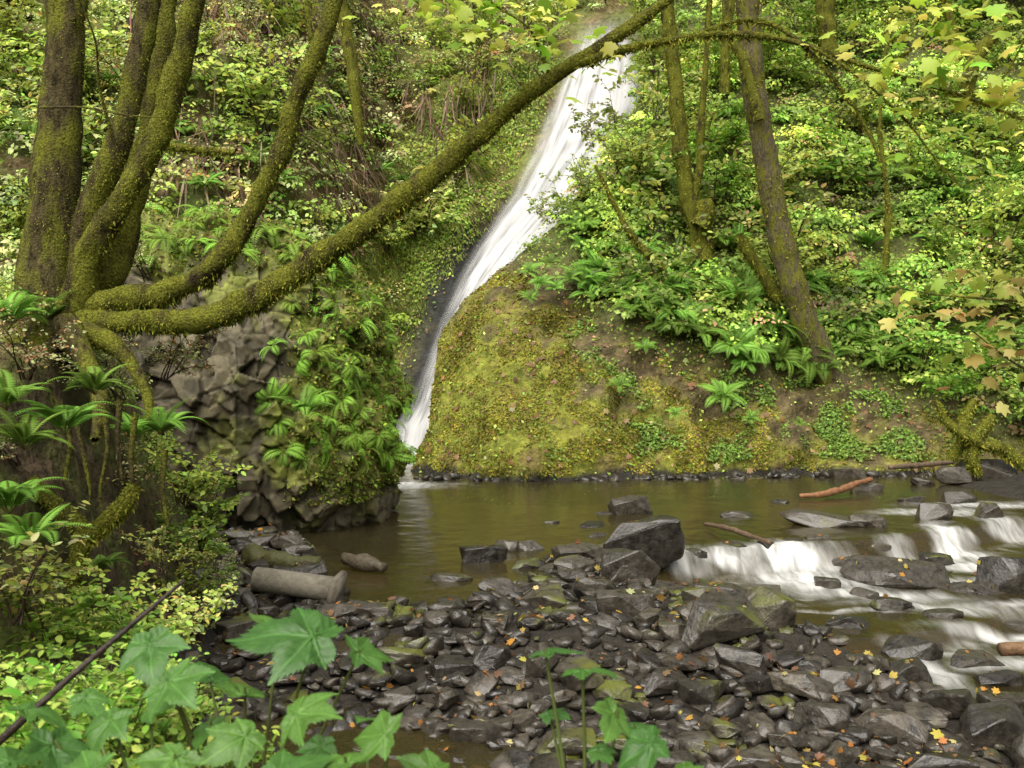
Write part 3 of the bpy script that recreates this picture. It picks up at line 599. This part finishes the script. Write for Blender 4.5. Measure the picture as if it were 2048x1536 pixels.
# ---------------------------------------------------------------- shrubs
def shrub_mesh(seed, cols, w, ns=7, nt_=9, nl=8, lsize=.075, tpl=T_HX):
    r = random.Random(seed); rs = np.random.default_rng(seed); bag = Bag(); P, T, S = [], [], []
    for i in range(ns):
        az = r.uniform(0, 6.28); tilt = r.uniform(.1, .7); L = r.uniform(.7, 1.1)
        q = [np.array((0, 0, 0.)) + .05*rs.normal(0, 1, 3)*[1, 1, 0]]
        d = np.array((cos(az)*sin(tilt), sin(az)*sin(tilt), cos(tilt)))
        for k in range(5): q.append(q[-1]+d*L/5+rs.normal(0, .02, 3)); d = unit(d+np.array((cos(az)*.13, sin(az)*.13, -.10)))
        V, Fq, _, _ = tube(q, [.012,.010,.008,.006,.005,.003], 4, .15, 0); bag.add(V, Fq, (.07,.045,.025))
        for k in range(nt_):
            t = r.uniform(.25, 1)*5; j = min(4, int(t)); b0 = q[j]+(q[j+1]-q[j])*(t-j)
            dd_ = unit(rs.normal(0, 1, 3)*[1, 1, .35]+d*.4+[0, 0, .1]); Lt = r.uniform(.15, .38)
            V, Fq, _, _ = tube([b0, b0+dd_*Lt*.5+[0,0,.02], b0+dd_*Lt], [.005,.004,.002], 3, .2, 0); bag.add(V, Fq, (.08,.055,.03))
            for l in range(nl):
                u = (l+.7)/nl; P.append(b0+dd_*Lt*u+[0, 0, .01]); sd = np.cross(dd_, [0, 0, 1])*(1 if l % 2 else -1)
                T.append(sd+dd_*.6+rs.normal(0, .3, 3)+[0, 0, -.15]); S.append(lsize*r.uniform(.6, 1.25))
    P, T, S = map(np.array, (P, T, S)); n = len(P)
    v_, f_, c_ = stamp(tpl, P, unit(rs.normal(0, .45, (n, 3))+[0, -.15, 1]), T, S, pal(n, cols, w, .2)); bag.add(v_, f_, c_)
    return bag.mesh("shrub", M_LEAF)
SH = {'g': [shrub_mesh(1, [G1,G2,G3], [3,2,2]), shrub_mesh(2, [G1,G3,G4], None)],
      'y': [shrub_mesh(3, [G3,G4,YL], [3,2,1.3], lsize=.09), shrub_mesh(4, [G3,G1,(.42,.47,.07)], [3,2,2], lsize=.09)],
      'a': [shrub_mesh(5, [G4,YL,OR,BR], [3,1,.8,2], lsize=.06), shrub_mesh(6, [G4,(.46,.44,.24),BR,G3], [3,3,1,1], lsize=.05)],
      'b': [shrub_mesh(7, [(.19,.33,.04),G3], [2,1], lsize=.10), shrub_mesh(8, [(.15,.27,.035),G1], None, lsize=.11)]}
LBL = {'g': "leafy green shrub", 'y': "yellow green shrub", 'a': "sparse shrub turning pale autumn colours", 'b': "bright green broad leaved shrub"}
def add_shrub(p, s, kind='g', where="on the slope", tilt=(0, 0)):
    o = obj("shrub", random.choice(SH[kind]), label=LBL[kind]+" growing "+where, category="shrub", group="shrubs "+where)
    o.location = p; o.scale = (s*random.uniform(.85, 1.15),)*2+(s,); o.rotation_euler = (random.uniform(-.2, .2)+tilt[0], random.uniform(-.2, .2)+tilt[1], random.uniform(0, 6.28)); return o
P2, N2, _ = sample(CL_V, CL_F, 95, ((a_f > -80)*(a_f < 1060)*(b_f > -60)*(b_f < 520)*((a_f < I(b_f, fl_y, fl_l)-120))).astype(float)*(1+1.5*(a_f < 200))+1e-9)
for p, n in zip(P2, N2):
    aa = 1024+p[0]/p[1]*K
    add_shrub(p+np.array([0,-.3,-.2]), random.uniform(1.6, 3.0), random.choice('gyy') if aa < 300 or aa > 700 else random.choice('yaag'), "on the gorge wall", (.35, 0))
for a, b, s, kd_ in ((1110,40,2.4,'y'),(1210,0,2.2,'y'),(1310,60,2.6,'y'),(1300,120,2.0,'g'),(1050,60,2.4,'y')):
    add_shrub(at(a, b, float(cliffD(a, b))-3.2), s, kd_, "on the gorge wall", (.3, 0))
P2, N2, _ = sample(HV, HF, 85, (vis*(b_ < vegline(a_)-110)*(a_ < 2150)).astype(float)+1e-9)
for p, n in zip(P2, N2): add_shrub(p+np.array([0,-.2,-.2]), random.uniform(1.5, 2.8), random.choice('ggyyb'), "on the hillside", (.3, 0))
for a, b, s, kd_ in ((1310,240,2.4,'y'),(1310,150,2.2,'g'),(1270,370,2.0,'y'),(1230,350,1.4,'y'),(1900,820,1.6,'b'),(1990,760,1.8,'b'),(2050,850,1.6,'b'),(1850,720,1.5,'b'),(1960,640,1.8,'y'),(2060,560,2.0,'b')):
    add_shrub(at(a, b, float(hillD(a, b))-1.0), s, kd_, "on the hillside", (.2, 0))
def gz(x, y): return float(bed_z(x, y))
for i in range(64):
    y = random.uniform(4.6, 13.5); xf = float(I(y, *FOOT)); s_ = random.uniform(.15, 2.3); x = xf-s_
    if 6.3 < y < 9.2 and .35 < s_ < 1.6 and random.random() < .8: continue
    add_shrub((x, y, gz(x, y)-.05), random.uniform(.35, .6), random.choice('gbya' if s_ < 1.2 else 'gaay'), "on the earthy bank", (0, .35))
for a, b, d, s, k_ in ((395,1110,9.6,.7,'b'),(390,1230,9.2,.6,'y'),(360,1010,9.8,.7,'y'),(410,1020,10.4,.55,'y'),(330,760,9.6,.6,'a'),(250,800,9.2,.7,'a'),(370,740,10,.5,'a'),(300,560,12,.8,'a'),(60,760,7.5,.6,'a'),
                      (120,1350,5.2,.55,'b'),(280,1350,5.5,.5,'b'),(30,1250,5,.6,'y'),(200,1290,6.0,.5,'y'),(350,1290,6.5,.5,'y'),(320,1150,8,.5,'y'),(40,930,7,.5,'a')):
    add_shrub(at(a, b, d), s, k_, "on the earthy bank", (0, .3))
for a, b, d, s in ((130,870,6.6,.55),(50,900,6.2,.45),(320,870,8.6,.5),(20,1030,5.5,.5),(20,650,8.5,.6),(60,1100,5.2,.4),(610,830,15.4,.75),(270,880,8.6,.45),(200,1150,7.2,.35),(90,640,9.0,.5),(190,790,7.6,.45),(10,820,6.4,.5)):
    add_fern(at(a, b, d), s, label="sword fern with arching fronds on the earthy bank")

# ---------------------------------------------------------------- trees
MC = ((.17,.18,.022),(.23,.23,.032),(.11,.13,.018))
def moss_on(V, Fq, n, lo, hi, thr=-.9, cols=MC):
    P_, N_, f = sample(V, Fq, n); k = fbm(P_*[1,1,.4], 2.6, 2, 14)
    keep = k > rng.uniform(thr, thr+.8, n); P_, N_ = P_[keep], N_[keep]; n = len(P_)
    dirn = N_*.45+np.array([0, 0, -1])*rng.uniform(.2, 1.1, (n, 1))+rng.normal(0, .45, (n, 3))
    under = np.clip(-N_[:, 2], 0, 1)*(rng.random(n) < .25)
    return stamp((np.array([(0,0,0),(-.16,.35,0),(0,1,0),(.16,.35,0)], float), np.array([[0,3,2,1]])), P_-N_*.004, unit(rng.normal(0, .6, (n, 3))+N_), dirn, rng.uniform(lo, hi, n)*(1+1.8*under), pal(n, cols, None, .2)*(1+.6*fbm(P_, 5, 2, 3)[:, None]))
def make_tree(name, label, stems, category="tree", mossr=(.012,.032), base=None, crown=None, rough=.34):
    base = stems[0][1][0] if base is None else base
    root = obj(name, None, label=label, category=category); root.location = base; root.empty_display_size = .3
    bag = Bag(); inv = np.array(base)
    for si, (pn, pts, rad, mat, nm) in enumerate(stems):
        seg = 18 if max(rad) > .06 else 8
        V, Fq, C_, R_ = tube(pts, rad, seg, max(.035, min(.08, max(rad)*.5)), (rough if mat is not M_BARK else .2) if max(rad) > .05 else .2, 3.4 if rough > .3 else 1.6)
        cc = V[Fq].mean(1); nrm = np.cross(V[Fq[:, 2]]-V[Fq[:, 0]], V[Fq[:, 3]]-V[Fq[:, 1]])
        axp = np.repeat(C_[:-1], seg, 0)
        if np.sum(np.sum(nrm*(cc-axp), 1)) < 0: Fq = Fq[:, ::-1]
        obj(pn, mesh_np(pn, V-inv, Fq, mat, None, True), parent=root)
        if nm: bag.add(*moss_on(V, Fq, nm, *mossr, thr=-.4 if mat in (M_BARK, M_BARKG) else -.65))
    if bag.n:
        bag.V = [v-inv for v in bag.V]; obj("moss", bag.mesh("moss", M_MOSSF), parent=root)
    if crown is not None:
        bg = Bag(); [bg.add(*c_) for c_ in crown]; bg.V = [v-inv for v in bg.V]; obj("crown", bg.mesh("crown", M_LEAF), parent=root)
    return root
def PT(l, d0, d1):
    n = len(l); return [at(a, b, d0+(d1-d0)*i/(n-1)) for i, (a, b) in enumerate(l)]
def RD(l, d): return [w*d/K/2 for w in l]
def spray(center, n, R, size, cols, w=None, tpl=T_MP):
    P_ = np.array(center)+rng.normal(0, 1, (n, 3))*np.array(R)
    return stamp(tpl, P_, unit(rng.normal(0, .45, (n, 3))+[0,-.2,.9]), rng.normal(0, 1, (n, 3))+[0,-.2,-.7], rng.uniform(.5, 1.2, n)*size, pal(n, cols, w, .18))
ML = [(.38,.46,.05),(.46,.50,.08),(.58,.53,.11),(.26,.39,.04)]
MY = [(.52,.46,.12),(.54,.40,.12),(.42,.46,.09)]
stems = [
 ("trunk", PT([(80,700),(88,600),(98,500),(108,380),(120,250),(130,100),(137,-80)], 9.4, 9.6), RD([140,116,100,92,84,76,70], 9.5), M_BARK, 22000),
 ("stem", PT([(140,640),(152,560),(180,420),(236,290),(270,160),(300,0),(312,-80)], 9.5, 9.4), RD([58,54,52,50,46,44,40], 9.3), M_BARK, 14000),
 ("stem", PT([(140,630),(175,520),(238,405),(312,280),(355,140),(393,-20),(405,-80)], 9.2, 8.8), RD([58,54,50,47,43,39,36], 9.2), M_BARKM, 12000),
 ("stem", PT([(160,640),(200,575),(245,480),(285,330),(315,180),(335,0),(340,-80)], 9.9, 10.3), RD([62,60,58,50,44,40,38], 10), M_BARKM, 11000),
 ("limb", PT([(120,620),(180,618),(270,600),(350,580),(430,530),(495,440),(555,320),(590,205),(640,90),(690,-60)], 9.3, 8.7), RD([48,50,52,50,48,44,40,37,34,32], 9), M_BARKM, 20000),
 ("limb", PT([(130,640),(200,640),(300,642),(400,640),(480,612),(560,565),(660,500),(780,418),(890,330),(1000,232),(1110,150),(1220,80),(1330,5),(1420,-70)], 9.2, 8.2), RD([44,46,50,52,52,52,48,45,40,33,26,21,17,14], 8.8), M_BARKM, 38000),
 ("branch", PT([(1140,133),(1250,98),(1350,78),(1440,68),(1530,72),(1620,92),(1720,128),(1850,168),(1960,205),(2100,260)], 8.4, 7.2), RD([18,16,14,13,12,10,9,7,6,5], 7.8), M_BARKM, 7000),
 ("branch", PT([(1390,72),(1450,48),(1510,40),(1570,62),(1630,115),(1690,190),(1740,270),(1765,340),(1785,440)], 8.1, 7.4), RD([10,10,10,9,9,8,7,5,3], 7.8), M_BARKM, 4500),
 ("branch", PT([(1620,92),(1700,140),(1770,200),(1820,250),(1880,330),(1930,380)], 7.7, 7.2), RD([7,6,5,4,3,2], 7.5), M_BARKM, 900),
 ("branch", PT([(1760,140),(1830,90),(1880,30),(1900,-40)], 7.5, 7.1), RD([6,4,3,3], 7.5), M_BARKM, 400),
 ("branch", PT([(1960,205),(2010,150),(2060,60)], 7.3, 7.1), RD([5,4,3], 7.3), M_BARKM, 200),
 ("branch", PT([(1100,150),(1060,60),(990,10),(940,-40)], 8.4, 8.0), RD([8,5,4,3], 8), M_BARKM, 400),
 ("branch", PT([(230,290),(200,180),(190,80),(150,-20)], 9.1, 8.5), RD([8,6,4,3], 9), M_BARK, 300),
 ("branch", PT([(80,215),(170,215),(250,230),(330,235)], 8.9, 8.5), RD([5,4,3,2], 9), M_BARK, 0),
 ("root", PT([(90,660),(70,740),(90,820),(80,900)], 9.0, 8.2), RD([70,50,34,18], 8.8), M_BARK, 2500),
 ("root", PT([(130,650),(170,720),(200,800),(190,880)], 9.0, 8.2), RD([60,44,30,16], 8.8), M_BARK, 2500),
 ("root", PT([(160,650),(240,700),(290,780),(300,860)], 9.1, 8.7), RD([50,36,24,12], 8.8), M_BARKM, 1800),
]
crown = []
for a, b, d, n, R in ((960,40,8,50,(.3,.25,.16)),(1060,60,8,42,(.25,.25,.16)),(900,0,8,32,(.22,.2,.12)),(1110,10,8,22,(.2,.2,.12)),(1760,80,7.3,24,(.22,.2,.13)),(1830,100,7.2,28,(.22,.2,.16)),(1900,150,7.1,24,(.22,.2,.14)),(1950,60,7.0,24,(.2,.2,.15)),(2010,300,6.9,24,(.14,.2,.15)),
                      (1870,30,7.1,24,(.2,.2,.1)),(1210,140,8.2,10,(.16,.2,.1)),(2030,200,7,20,(.12,.2,.1)),(1700,160,7.5,14,(.2,.2,.16)),(1800,280,7.4,12,(.15,.15,.2))):
    crown.append(spray(at(a, b, d), n, R, .145, ML, [3,3,1.2,2]))
make_tree("maple_tree", "many stemmed mossy maple with a long limb arching over the pool", stems, crown=crown)

T2 = float(hillD(1645, 745))-.5
make_tree("maple_tree", "leaning grey barked tree with moss patches rooted among ferns", [
 ("trunk", PT([(1690,830),(1662,770),(1638,710),(1610,640),(1580,545),(1552,430),(1532,320),(1515,220),(1500,100),(1492,-80)], T2+1.3, T2-1.0), RD([80,76,62,56,52,50,48,46,46,44], T2-.5), M_BARKG, 11000),
 ("branch", PT([(1520,240),(1490,130),(1455,60),(1450,-60)], T2-1, T2-1.3), RD([20,16,14,12], T2), M_BARKM, 1500)], mossr=(.04,.10), rough=.12)
T3 = float(hillD(1400, 510))-.2
make_tree("mossy_tree", "slender moss wrapped tree standing on the fern slope", [
 ("trunk", PT([(1405,520),(1398,455),(1375,400),(1362,300),(1352,190),(1342,80),(1325,-60)], T3, T3-.6), RD([50,40,34,32,30,28,26], T3), M_BARKM, 7000),
 ("branch", PT([(1385,400),(1400,330),(1402,250),(1412,120),(1420,-20)], T3-.2, T3-.8), RD([18,16,15,12,10], T3), M_BARKM, 2000),
 ("branch", PT([(1398,455),(1412,430),(1408,400)], T3-.5, T3-.5), RD([36,40,28], T3), M_BARKM, 1200)], mossr=(.04,.11), rough=.25)
for l, wd, lab in (([(1660,120),(1655,60),(1640,-60)], [40,36,32], "mossy trunk rising behind the slope ferns"), ([(1450,190),(1452,90),(1470,-60)], [20,18,16], "thin mossy trunk on the upper slope"),
                  ([(1330,540),(1270,480),(1235,420),(1190,330)], [16,13,10,5], "thin leaning mossy sapling on the slope"), ([(1930,210),(1950,120),(1990,70),(2010,60)], [26,26,22,10], "short crooked moss covered snag"),
                  ([(1915,120),(1905,60),(1890,10),(1880,-40)], [20,20,16,12], "thin mossy trunk on the upper slope"), ([(1770,560),(1775,400),(1760,250),(1775,60)], [12,10,8,5], "thin leaning mossy sapling on the slope"),
                  ([(1560,600),(1500,510),(1480,470)], [26,22,14], "mossy fallen branch on the slope")):
    d = float(hillD(*l[0]))-1.0; pts = [at(a, b, d-.2*i) for i, (a, b) in enumerate(l)]
    make_tree("mossy_tree", lab, [("trunk", pts, RD(wd, d), M_BARKM, 1800)], mossr=(.04,.11), rough=.25)
for l, wd, d in (([(722,290),(712,200),(700,100),(682,0),(678,-60)], [10,24,24,24,22], 33), ([(470,305),(400,300),(330,290),(300,280)], [8,14,14,8], 27.5), ([(640,150),(620,60),(610,-40)], [12,10,8], 30)):
    make_tree("mossy_tree", "broken mossy trunk on the gorge wall", [("trunk", [at(a, b, d) for a, b in l], RD(wd, d), M_BARKM, 1800)], mossr=(.04,.11), rough=.25)
cr = []
for a, b, d, n in ((1830,590,6.6,14),(1900,560,6.5,12),(1930,640,6.3,14),(1990,600,6.2,14),(2030,700,6.2,14),(1820,640,6.6,7),(2000,760,6.3,12),(1990,540,6.3,12),(2060,640,6.1,14)):
    cr.append(spray(at(a, b, d), n, (.13,.15,.08), .12, MY+[(.34,.45,.07)], [2,1,2,3.5]))
gx = 4.6; rootp = (gx, 6.6, gz(gx, 6.6)-.05)
make_tree("maple_sapling", "slender maple sapling with yellowing leaves over the creek", [
 ("trunk", [rootp, (4.5,6.6,1.0), (4.35,6.6,2.6), (4.2,6.5,4.0)], [.035,.03,.022,.012], M_BARK, 0),
 ("branch", [(4.38,6.6,2.4), at(2150,620,6.4), at(2000,600,6.3), at(1880,590,6.5), at(1790,575,6.6)], [.015,.012,.009,.006,.003], M_BARK, 0),
 ("branch", [(4.42,6.6,1.9), at(2120,780,6.4), at(2020,720,6.2), at(1930,650,6.3)], [.013,.01,.007,.003], M_BARK, 0)], crown=cr)
D0 = 25.8
make_tree("mossy_stump", "gnarled moss covered roots gripping the far bank", [
 ("root", [at(a, b, D0) for a, b in ((1950,800),(1928,840),(1925,880),(1895,930))], RD([14,24,24,12], D0), M_BARKM, 3000),
 ("root", [at(a, b, D0-.3) for a, b in ((1985,830),(1960,870),(1945,915),(1960,950))], RD([14,26,22,12], D0), M_BARKM, 3000),
 ("root", [at(a, b, D0-.4) for a, b in ((1870,800),(1900,850),(1950,880),(2010,900),(2070,950))], RD([8,16,22,22,14], D0), M_BARKM, 3000)], mossr=(.04,.10), category="stump")
make_tree("mossy_stump", "forked mossy exposed root on the earthy bank", [
 ("root", [at(a, b, 6.9) for a, b in ((60,960),(100,1000),(165,1060),(160,1110),(135,1180))], RD([24,26,38,38,28], 6.9), M_BARKM, 5500),
 ("root", [at(a, b, 6.9) for a, b in ((270,970),(240,1020),(175,1075),(150,1100))], RD([26,32,36,30], 6.9), M_BARKM, 4500)], category="stump")
for l in ([(150,820),(165,900),(180,980),(178,1010)], [(270,830),(262,930),(275,1010)], [(120,800),(140,880),(130,960)], [(330,900),(325,980),(335,1050)], [(210,820),(215,900),(200,990),(215,1060)], [(240,800),(235,880),(245,960)]):
    make_tree("hanging_root", "thin brown root dangling from the undercut bank", [("root", [at(a, b, 7.6) for a, b in l], RD([12,9,6,4][:len(l)], 8), M_BARK, 0)], category="root")

# ---------------------------------------------------------------- driftwood, pipe
def log(pts, rad, label, c=(.2,.11,.06), name="driftwood_log"):
    V, Fq, C_, R_ = tube(pts, rad, 12, .08, .35, 5)
    n = len(V); V = np.concatenate([V, [C_[0], C_[-1]]]); k = 12; m_ = n//k
    tri = [[(j+1) % k, j, n] for j in range(k)]+[[(m_-1)*k+j, (m_-1)*k+(j+1) % k, n+1] for j in range(k)]
    tris = np.concatenate([Fq[:, [0, 1, 2]], Fq[:, [0, 2, 3]], np.array(tri)])
    b = np.array(pts[0]); o = obj(name, mesh_np(name, V-b, tris, M_DRIFT, np.tile(np.array(c), (len(V), 1))), label=label, category="log"); o.location = b
def L(a, b, z=0.08): d = (EYE-z)/((b-768)/K); return at(a, b, d)
log([L(1600,992), L(1660,985,.12), L(1742,958,.25)], [.04,.075,.06], "reddish brown log lying across shore stones", (.18,.085,.04))
log([L(1780,935,.5), L(1840,930,.5), L(1905,925,.5)], [.05,.07,.05], "grey brown driftwood branch on the far shore", (.10,.07,.045))
log([L(1410,1048), L(1450,1055,.14), L(1490,1068,.12), L(1540,1085,.12)], [.03,.04,.04,.03], "crooked driftwood branch caught in the riffle", (.10,.065,.04))
log([L(690,1118,.12), L(730,1126,.12), L(768,1135,.1)], [.09,.10,.07], "short weathered log beside the pool", (.07,.055,.035))
log([L(2000,1300,-.2), L(2040,1295,-.18), L(2100,1285,-.15)], [.06,.07,.06], "brown log end resting on creek stones", (.14,.08,.04))
log([L(500,1110,.2), L(560,1125,.16), L(640,1130,.12)], [.16,.15,.10], "mossy rotten log at the foot of the outcrop", (.06,.06,.018))
log([at(-20,1500,2.5), at(90,1400,2.55), at(180,1320,2.6), at(370,1160,2.7)], [.011,.010,.008,.005], "thin dark bare twig leaning over the bank", (.03,.02,.015), "bare_twig")
pb = L(590, 1195, .12); piper = obj("concrete_pipe", None, label="broken grey concrete pipe with square collar among stones", category="pipe")
piper.location = (pb.x, pb.y, pb.z+.15); piper.rotation_euler = (0, radians(5), radians(-10))
k = 36; Vp = []; prof = [(-.47,.095),(-.47,.13),(-.465,.137),(0,.137),(.44,.135),(.44,.095)]
for x_, r_ in prof:
    for j in range(k): a = 2*pi*j/k; w_ = 1+.02*noise.noise(Vector((x_*4, cos(a), sin(a)))); Vp.append((x_, cos(a)*r_*w_, sin(a)*r_*w_))
idx = np.arange(len(prof)*k).reshape(-1, k); nx = np.roll(idx, -1, 1); idn = np.roll(idx, -1, 0); nxn = np.roll(nx, -1, 0)
Fp = np.stack([idx, nx, nxn, idn], -1).reshape(-1, 4)
obj("barrel", mesh_np("barrel", Vp, Fp, M_CONC, np.tile([.19,.17,.13], (len(Vp), 1))), parent=piper)
bm = bmesh.new(); bmesh.ops.create_cube(bm, size=1)
for v in bm.verts: v.co = Vector((v.co.x*.09+.49, v.co.y*.34, v.co.z*.42+.03))
bmesh.ops.bevel(bm, geom=bm.edges[:], offset=.018, segments=2, affect='EDGES')
bmesh.ops.triangulate(bm, faces=bm.faces); bm.verts.index_update()
fv = np.array([v.co[:] for v in bm.verts]); ff = np.array([[v.index for v in f.verts] for f in bm.faces]); bm.free()
ob = obj("collar", mesh_np("collar", fv, ff, M_CONC, np.tile([.15,.13,.10], (len(fv), 1))), parent=piper); ob.rotation_euler = (radians(12), radians(8), 0)

# ---------------------------------------------------------------- foreground broad leaves
def bigleaf_tpl(lobes, seed, na_=220, nr_=12):
    V = [(0,0,0)]; C = [1.]
    for i in range(1, nr_+1):
        for j in range(na_):
            th = -pi+2*pi*j/na_; deg = math.degrees(th); R = .0
            for a, l in lobes:
                dlt = abs((deg-a+180) % 360-180); R = max(R, l*(.42+.58*max(0, 1-(dlt/42)**1.2)))
            dist = min(abs((deg-a+180) % 360-180) for a, l in lobes)
            if abs(deg) > 145: R *= .45+.55*(180-abs(deg))/35
            tooth = (dist/5.2) % 1; R *= 1-.13*tooth*(abs(deg) < 165)*min(1, dist/4)+.03*sin(j*.35+seed)
            rr = R*i/nr_; x, y = sin(th)*rr, cos(th)*rr
            d_ = rr*sin(radians(min(dist, 90)))
            ph = (rr-d_*.9)/.12
            z = .10*min(d_, .25)*2-.16*rr*rr+.022*sin(rr*9+dist*.08+seed)+.14*x*y*sin(seed*2)-.012*abs(cos(ph*pi))*(d_ > .01)
            V.append((x, y, z)); v = math.exp(-(d_/.010)**2)
            sv = max(0, cos(ph*2*pi))**12*(d_ > .008)
            C.append(.9+.7*v+.32*sv)
    F_ = [[0, 1+j, 1+(j+1) % na_] for j in range(na_)]
    for i in range(nr_-1):
        for j in range(na_):
            a, b = 1+i*na_+j, 1+i*na_+(j+1) % na_; c_, d_ = a+na_, b+na_; F_ += [[a, c_, d_], [a, d_, b]]
    return np.array(V), np.array(F_), np.array(C)
BLS = [bigleaf_tpl([(0,1.05),(52,.86),(-54,.9),(110,.6),(-112,.64)], 1), bigleaf_tpl([(0,1.15),(62,.78),(-64,.84),(125,.45),(-125,.5)], 2), bigleaf_tpl([(0,1.0),(50,.76),(-50,.7),(105,.5),(-108,.45)], 4.2)]
def bigplant(leaves, rootpt, label):
    base = np.array(rootpt); root = obj("leafy_plant", None, label=label, category="plant"); root.location = rootpt
    bg, st = Bag(), Bag()
    for a, b, d, px_s in leaves:
        BL = random.choice(BLS)
        p = np.array(at(a, b, d)); s = px_s*d/K*1.05
        n = unit(np.array([random.uniform(-.6, .6), random.uniform(-.7, .15), 1.0])); t = np.array([random.uniform(-1, 1), random.uniform(-.9, .5), -.2])
        v, f, _ = stamp((BL[0], BL[1]), p[None], n[None], t[None], [s], np.ones((1, 3)))
        v = v+(fbm(v, 4, 2, a)*.035)[:, None]*n
        tint = np.array(random.choice([(.058,.145,.026),(.07,.165,.028),(.048,.125,.023),(.085,.18,.030)]))
        bg.add(v, f, BL[2][:, None]*tint)
        mid = (p+base)/2+np.array([0, .05, .12])
        V, Fq, _, _ = tube([base+rng.normal(0, .03, 3)*[1,1,0], mid, p], [.006,.005,.0035], 6, .06, 0); st.add(V-base, Fq, (.12,.15,.04))
    bg.V = [v-base for v in bg.V]
    obj("stem", st.mesh("stem", M_LEAF), parent=root); obj("foliage", bg.mesh("foliage", M_BIGLEAF, True), parent=root)
def gr(a, d): x = (a-1024)/K*d; return (x, d, min(gz(x, d)-.02, EYE-.45*d))
bigplant([(625,1280,2.3,140),(300,1290,2.4,95),(490,1375,2.3,85),(340,1365,2.25,95),(560,1250,2.5,70),(420,1360,2.6,70),(720,1300,2.4,75)], gr(470, 2.3), "broad lobed bright green leaves on thin stalks")
bigplant([(490,1475,2.05,100),(600,1440,2.15,95),(230,1450,2.2,90),(110,1480,2.1,100),(350,1510,2.0,95),(50,1420,2.5,80),(170,1400,2.4,70),(300,1430,2.3,65),(420,1440,2.3,60)], gr(300, 2.05), "cluster of broad green leaves on the bank edge")
bigplant([(780,1480,2.1,85),(690,1515,2.0,90),(870,1535,2.2,75),(560,1545,1.95,95),(740,1440,2.3,55),(640,1490,2.3,60)], gr(700, 2.05), "cluster of broad green leaves on the bank edge")
bigplant([(1090,1300,2.3,70),(1165,1345,2.25,80),(1235,1420,2.2,70),(1305,1490,2.15,80),(1200,1510,2.2,50),(1370,1545,2.2,65),(1100,1430,2.35,45),(1270,1450,2.3,50)], gr(1180, 2.2), "tall stalk with broad green toothed leaves")
bigplant([(20,1540,1.9,110),(180,1545,1.95,100)], gr(100, 1.95), "cluster of broad green leaves on the bank edge")
for i in range(30):
    a = random.uniform(-60, 470); d = random.uniform(2.8, 4.6); x = (a-1024)/K*d
    add_shrub((x, d, EYE-(random.uniform(1370,1600)-768)/K*d-.15), random.uniform(.3, .42), 'b', "on the bank edge")

# ---------------------------------------------------------------- camera, world, light
cam = bpy.data.cameras.new("camera"); co = bpy.data.objects.new("camera", cam); col.objects.link(co)
co.location = (0, 0, EYE); co.rotation_euler = (radians(90), 0, 0); cam.sensor_width = 36; cam.lens = 18/(1024/K); cam.clip_end = 1000; cam.clip_start = .05
cam.dof.use_dof = True; cam.dof.focus_distance = 15; cam.dof.aperture_fstop = 6
scene.camera = co
w = bpy.data.worlds.new("World"); scene.world = w; w.use_nodes = True; nt = w.node_tree
bgn = nt.nodes['Background']; sky = nt.nodes.new('ShaderNodeTexSky'); sky.sky_type = 'NISHITA'; sky.sun_disc = False
EL, AZ = radians(52), radians(200)
sky.sun_elevation = EL; sky.sun_rotation = AZ; sky.dust_density = 10; sky.air_density = 2.5
hs = nt.nodes.new('ShaderNodeHueSaturation'); hs.inputs['Saturation'].default_value = .3
nt.links.new(sky.outputs[0], hs.inputs['Color']); nt.links.new(hs.outputs[0], bgn.inputs[0]); bgn.inputs[1].default_value = .15
sl = bpy.data.lights.new("sun", 'SUN'); sl.energy = 5.0; sl.angle = radians(75); sl.color = (1, .97, .90)
so = bpy.data.objects.new("sun", sl); col.objects.link(so)
dv = Vector((sin(AZ)*cos(EL), cos(AZ)*cos(EL), sin(EL))); so.rotation_euler = dv.to_track_quat('Z', 'Y').to_euler(); so.location = (0, -5, 30)
scene.view_settings.view_transform = 'Standard'; scene.view_settings.look = 'None'; scene.view_settings.exposure = 0
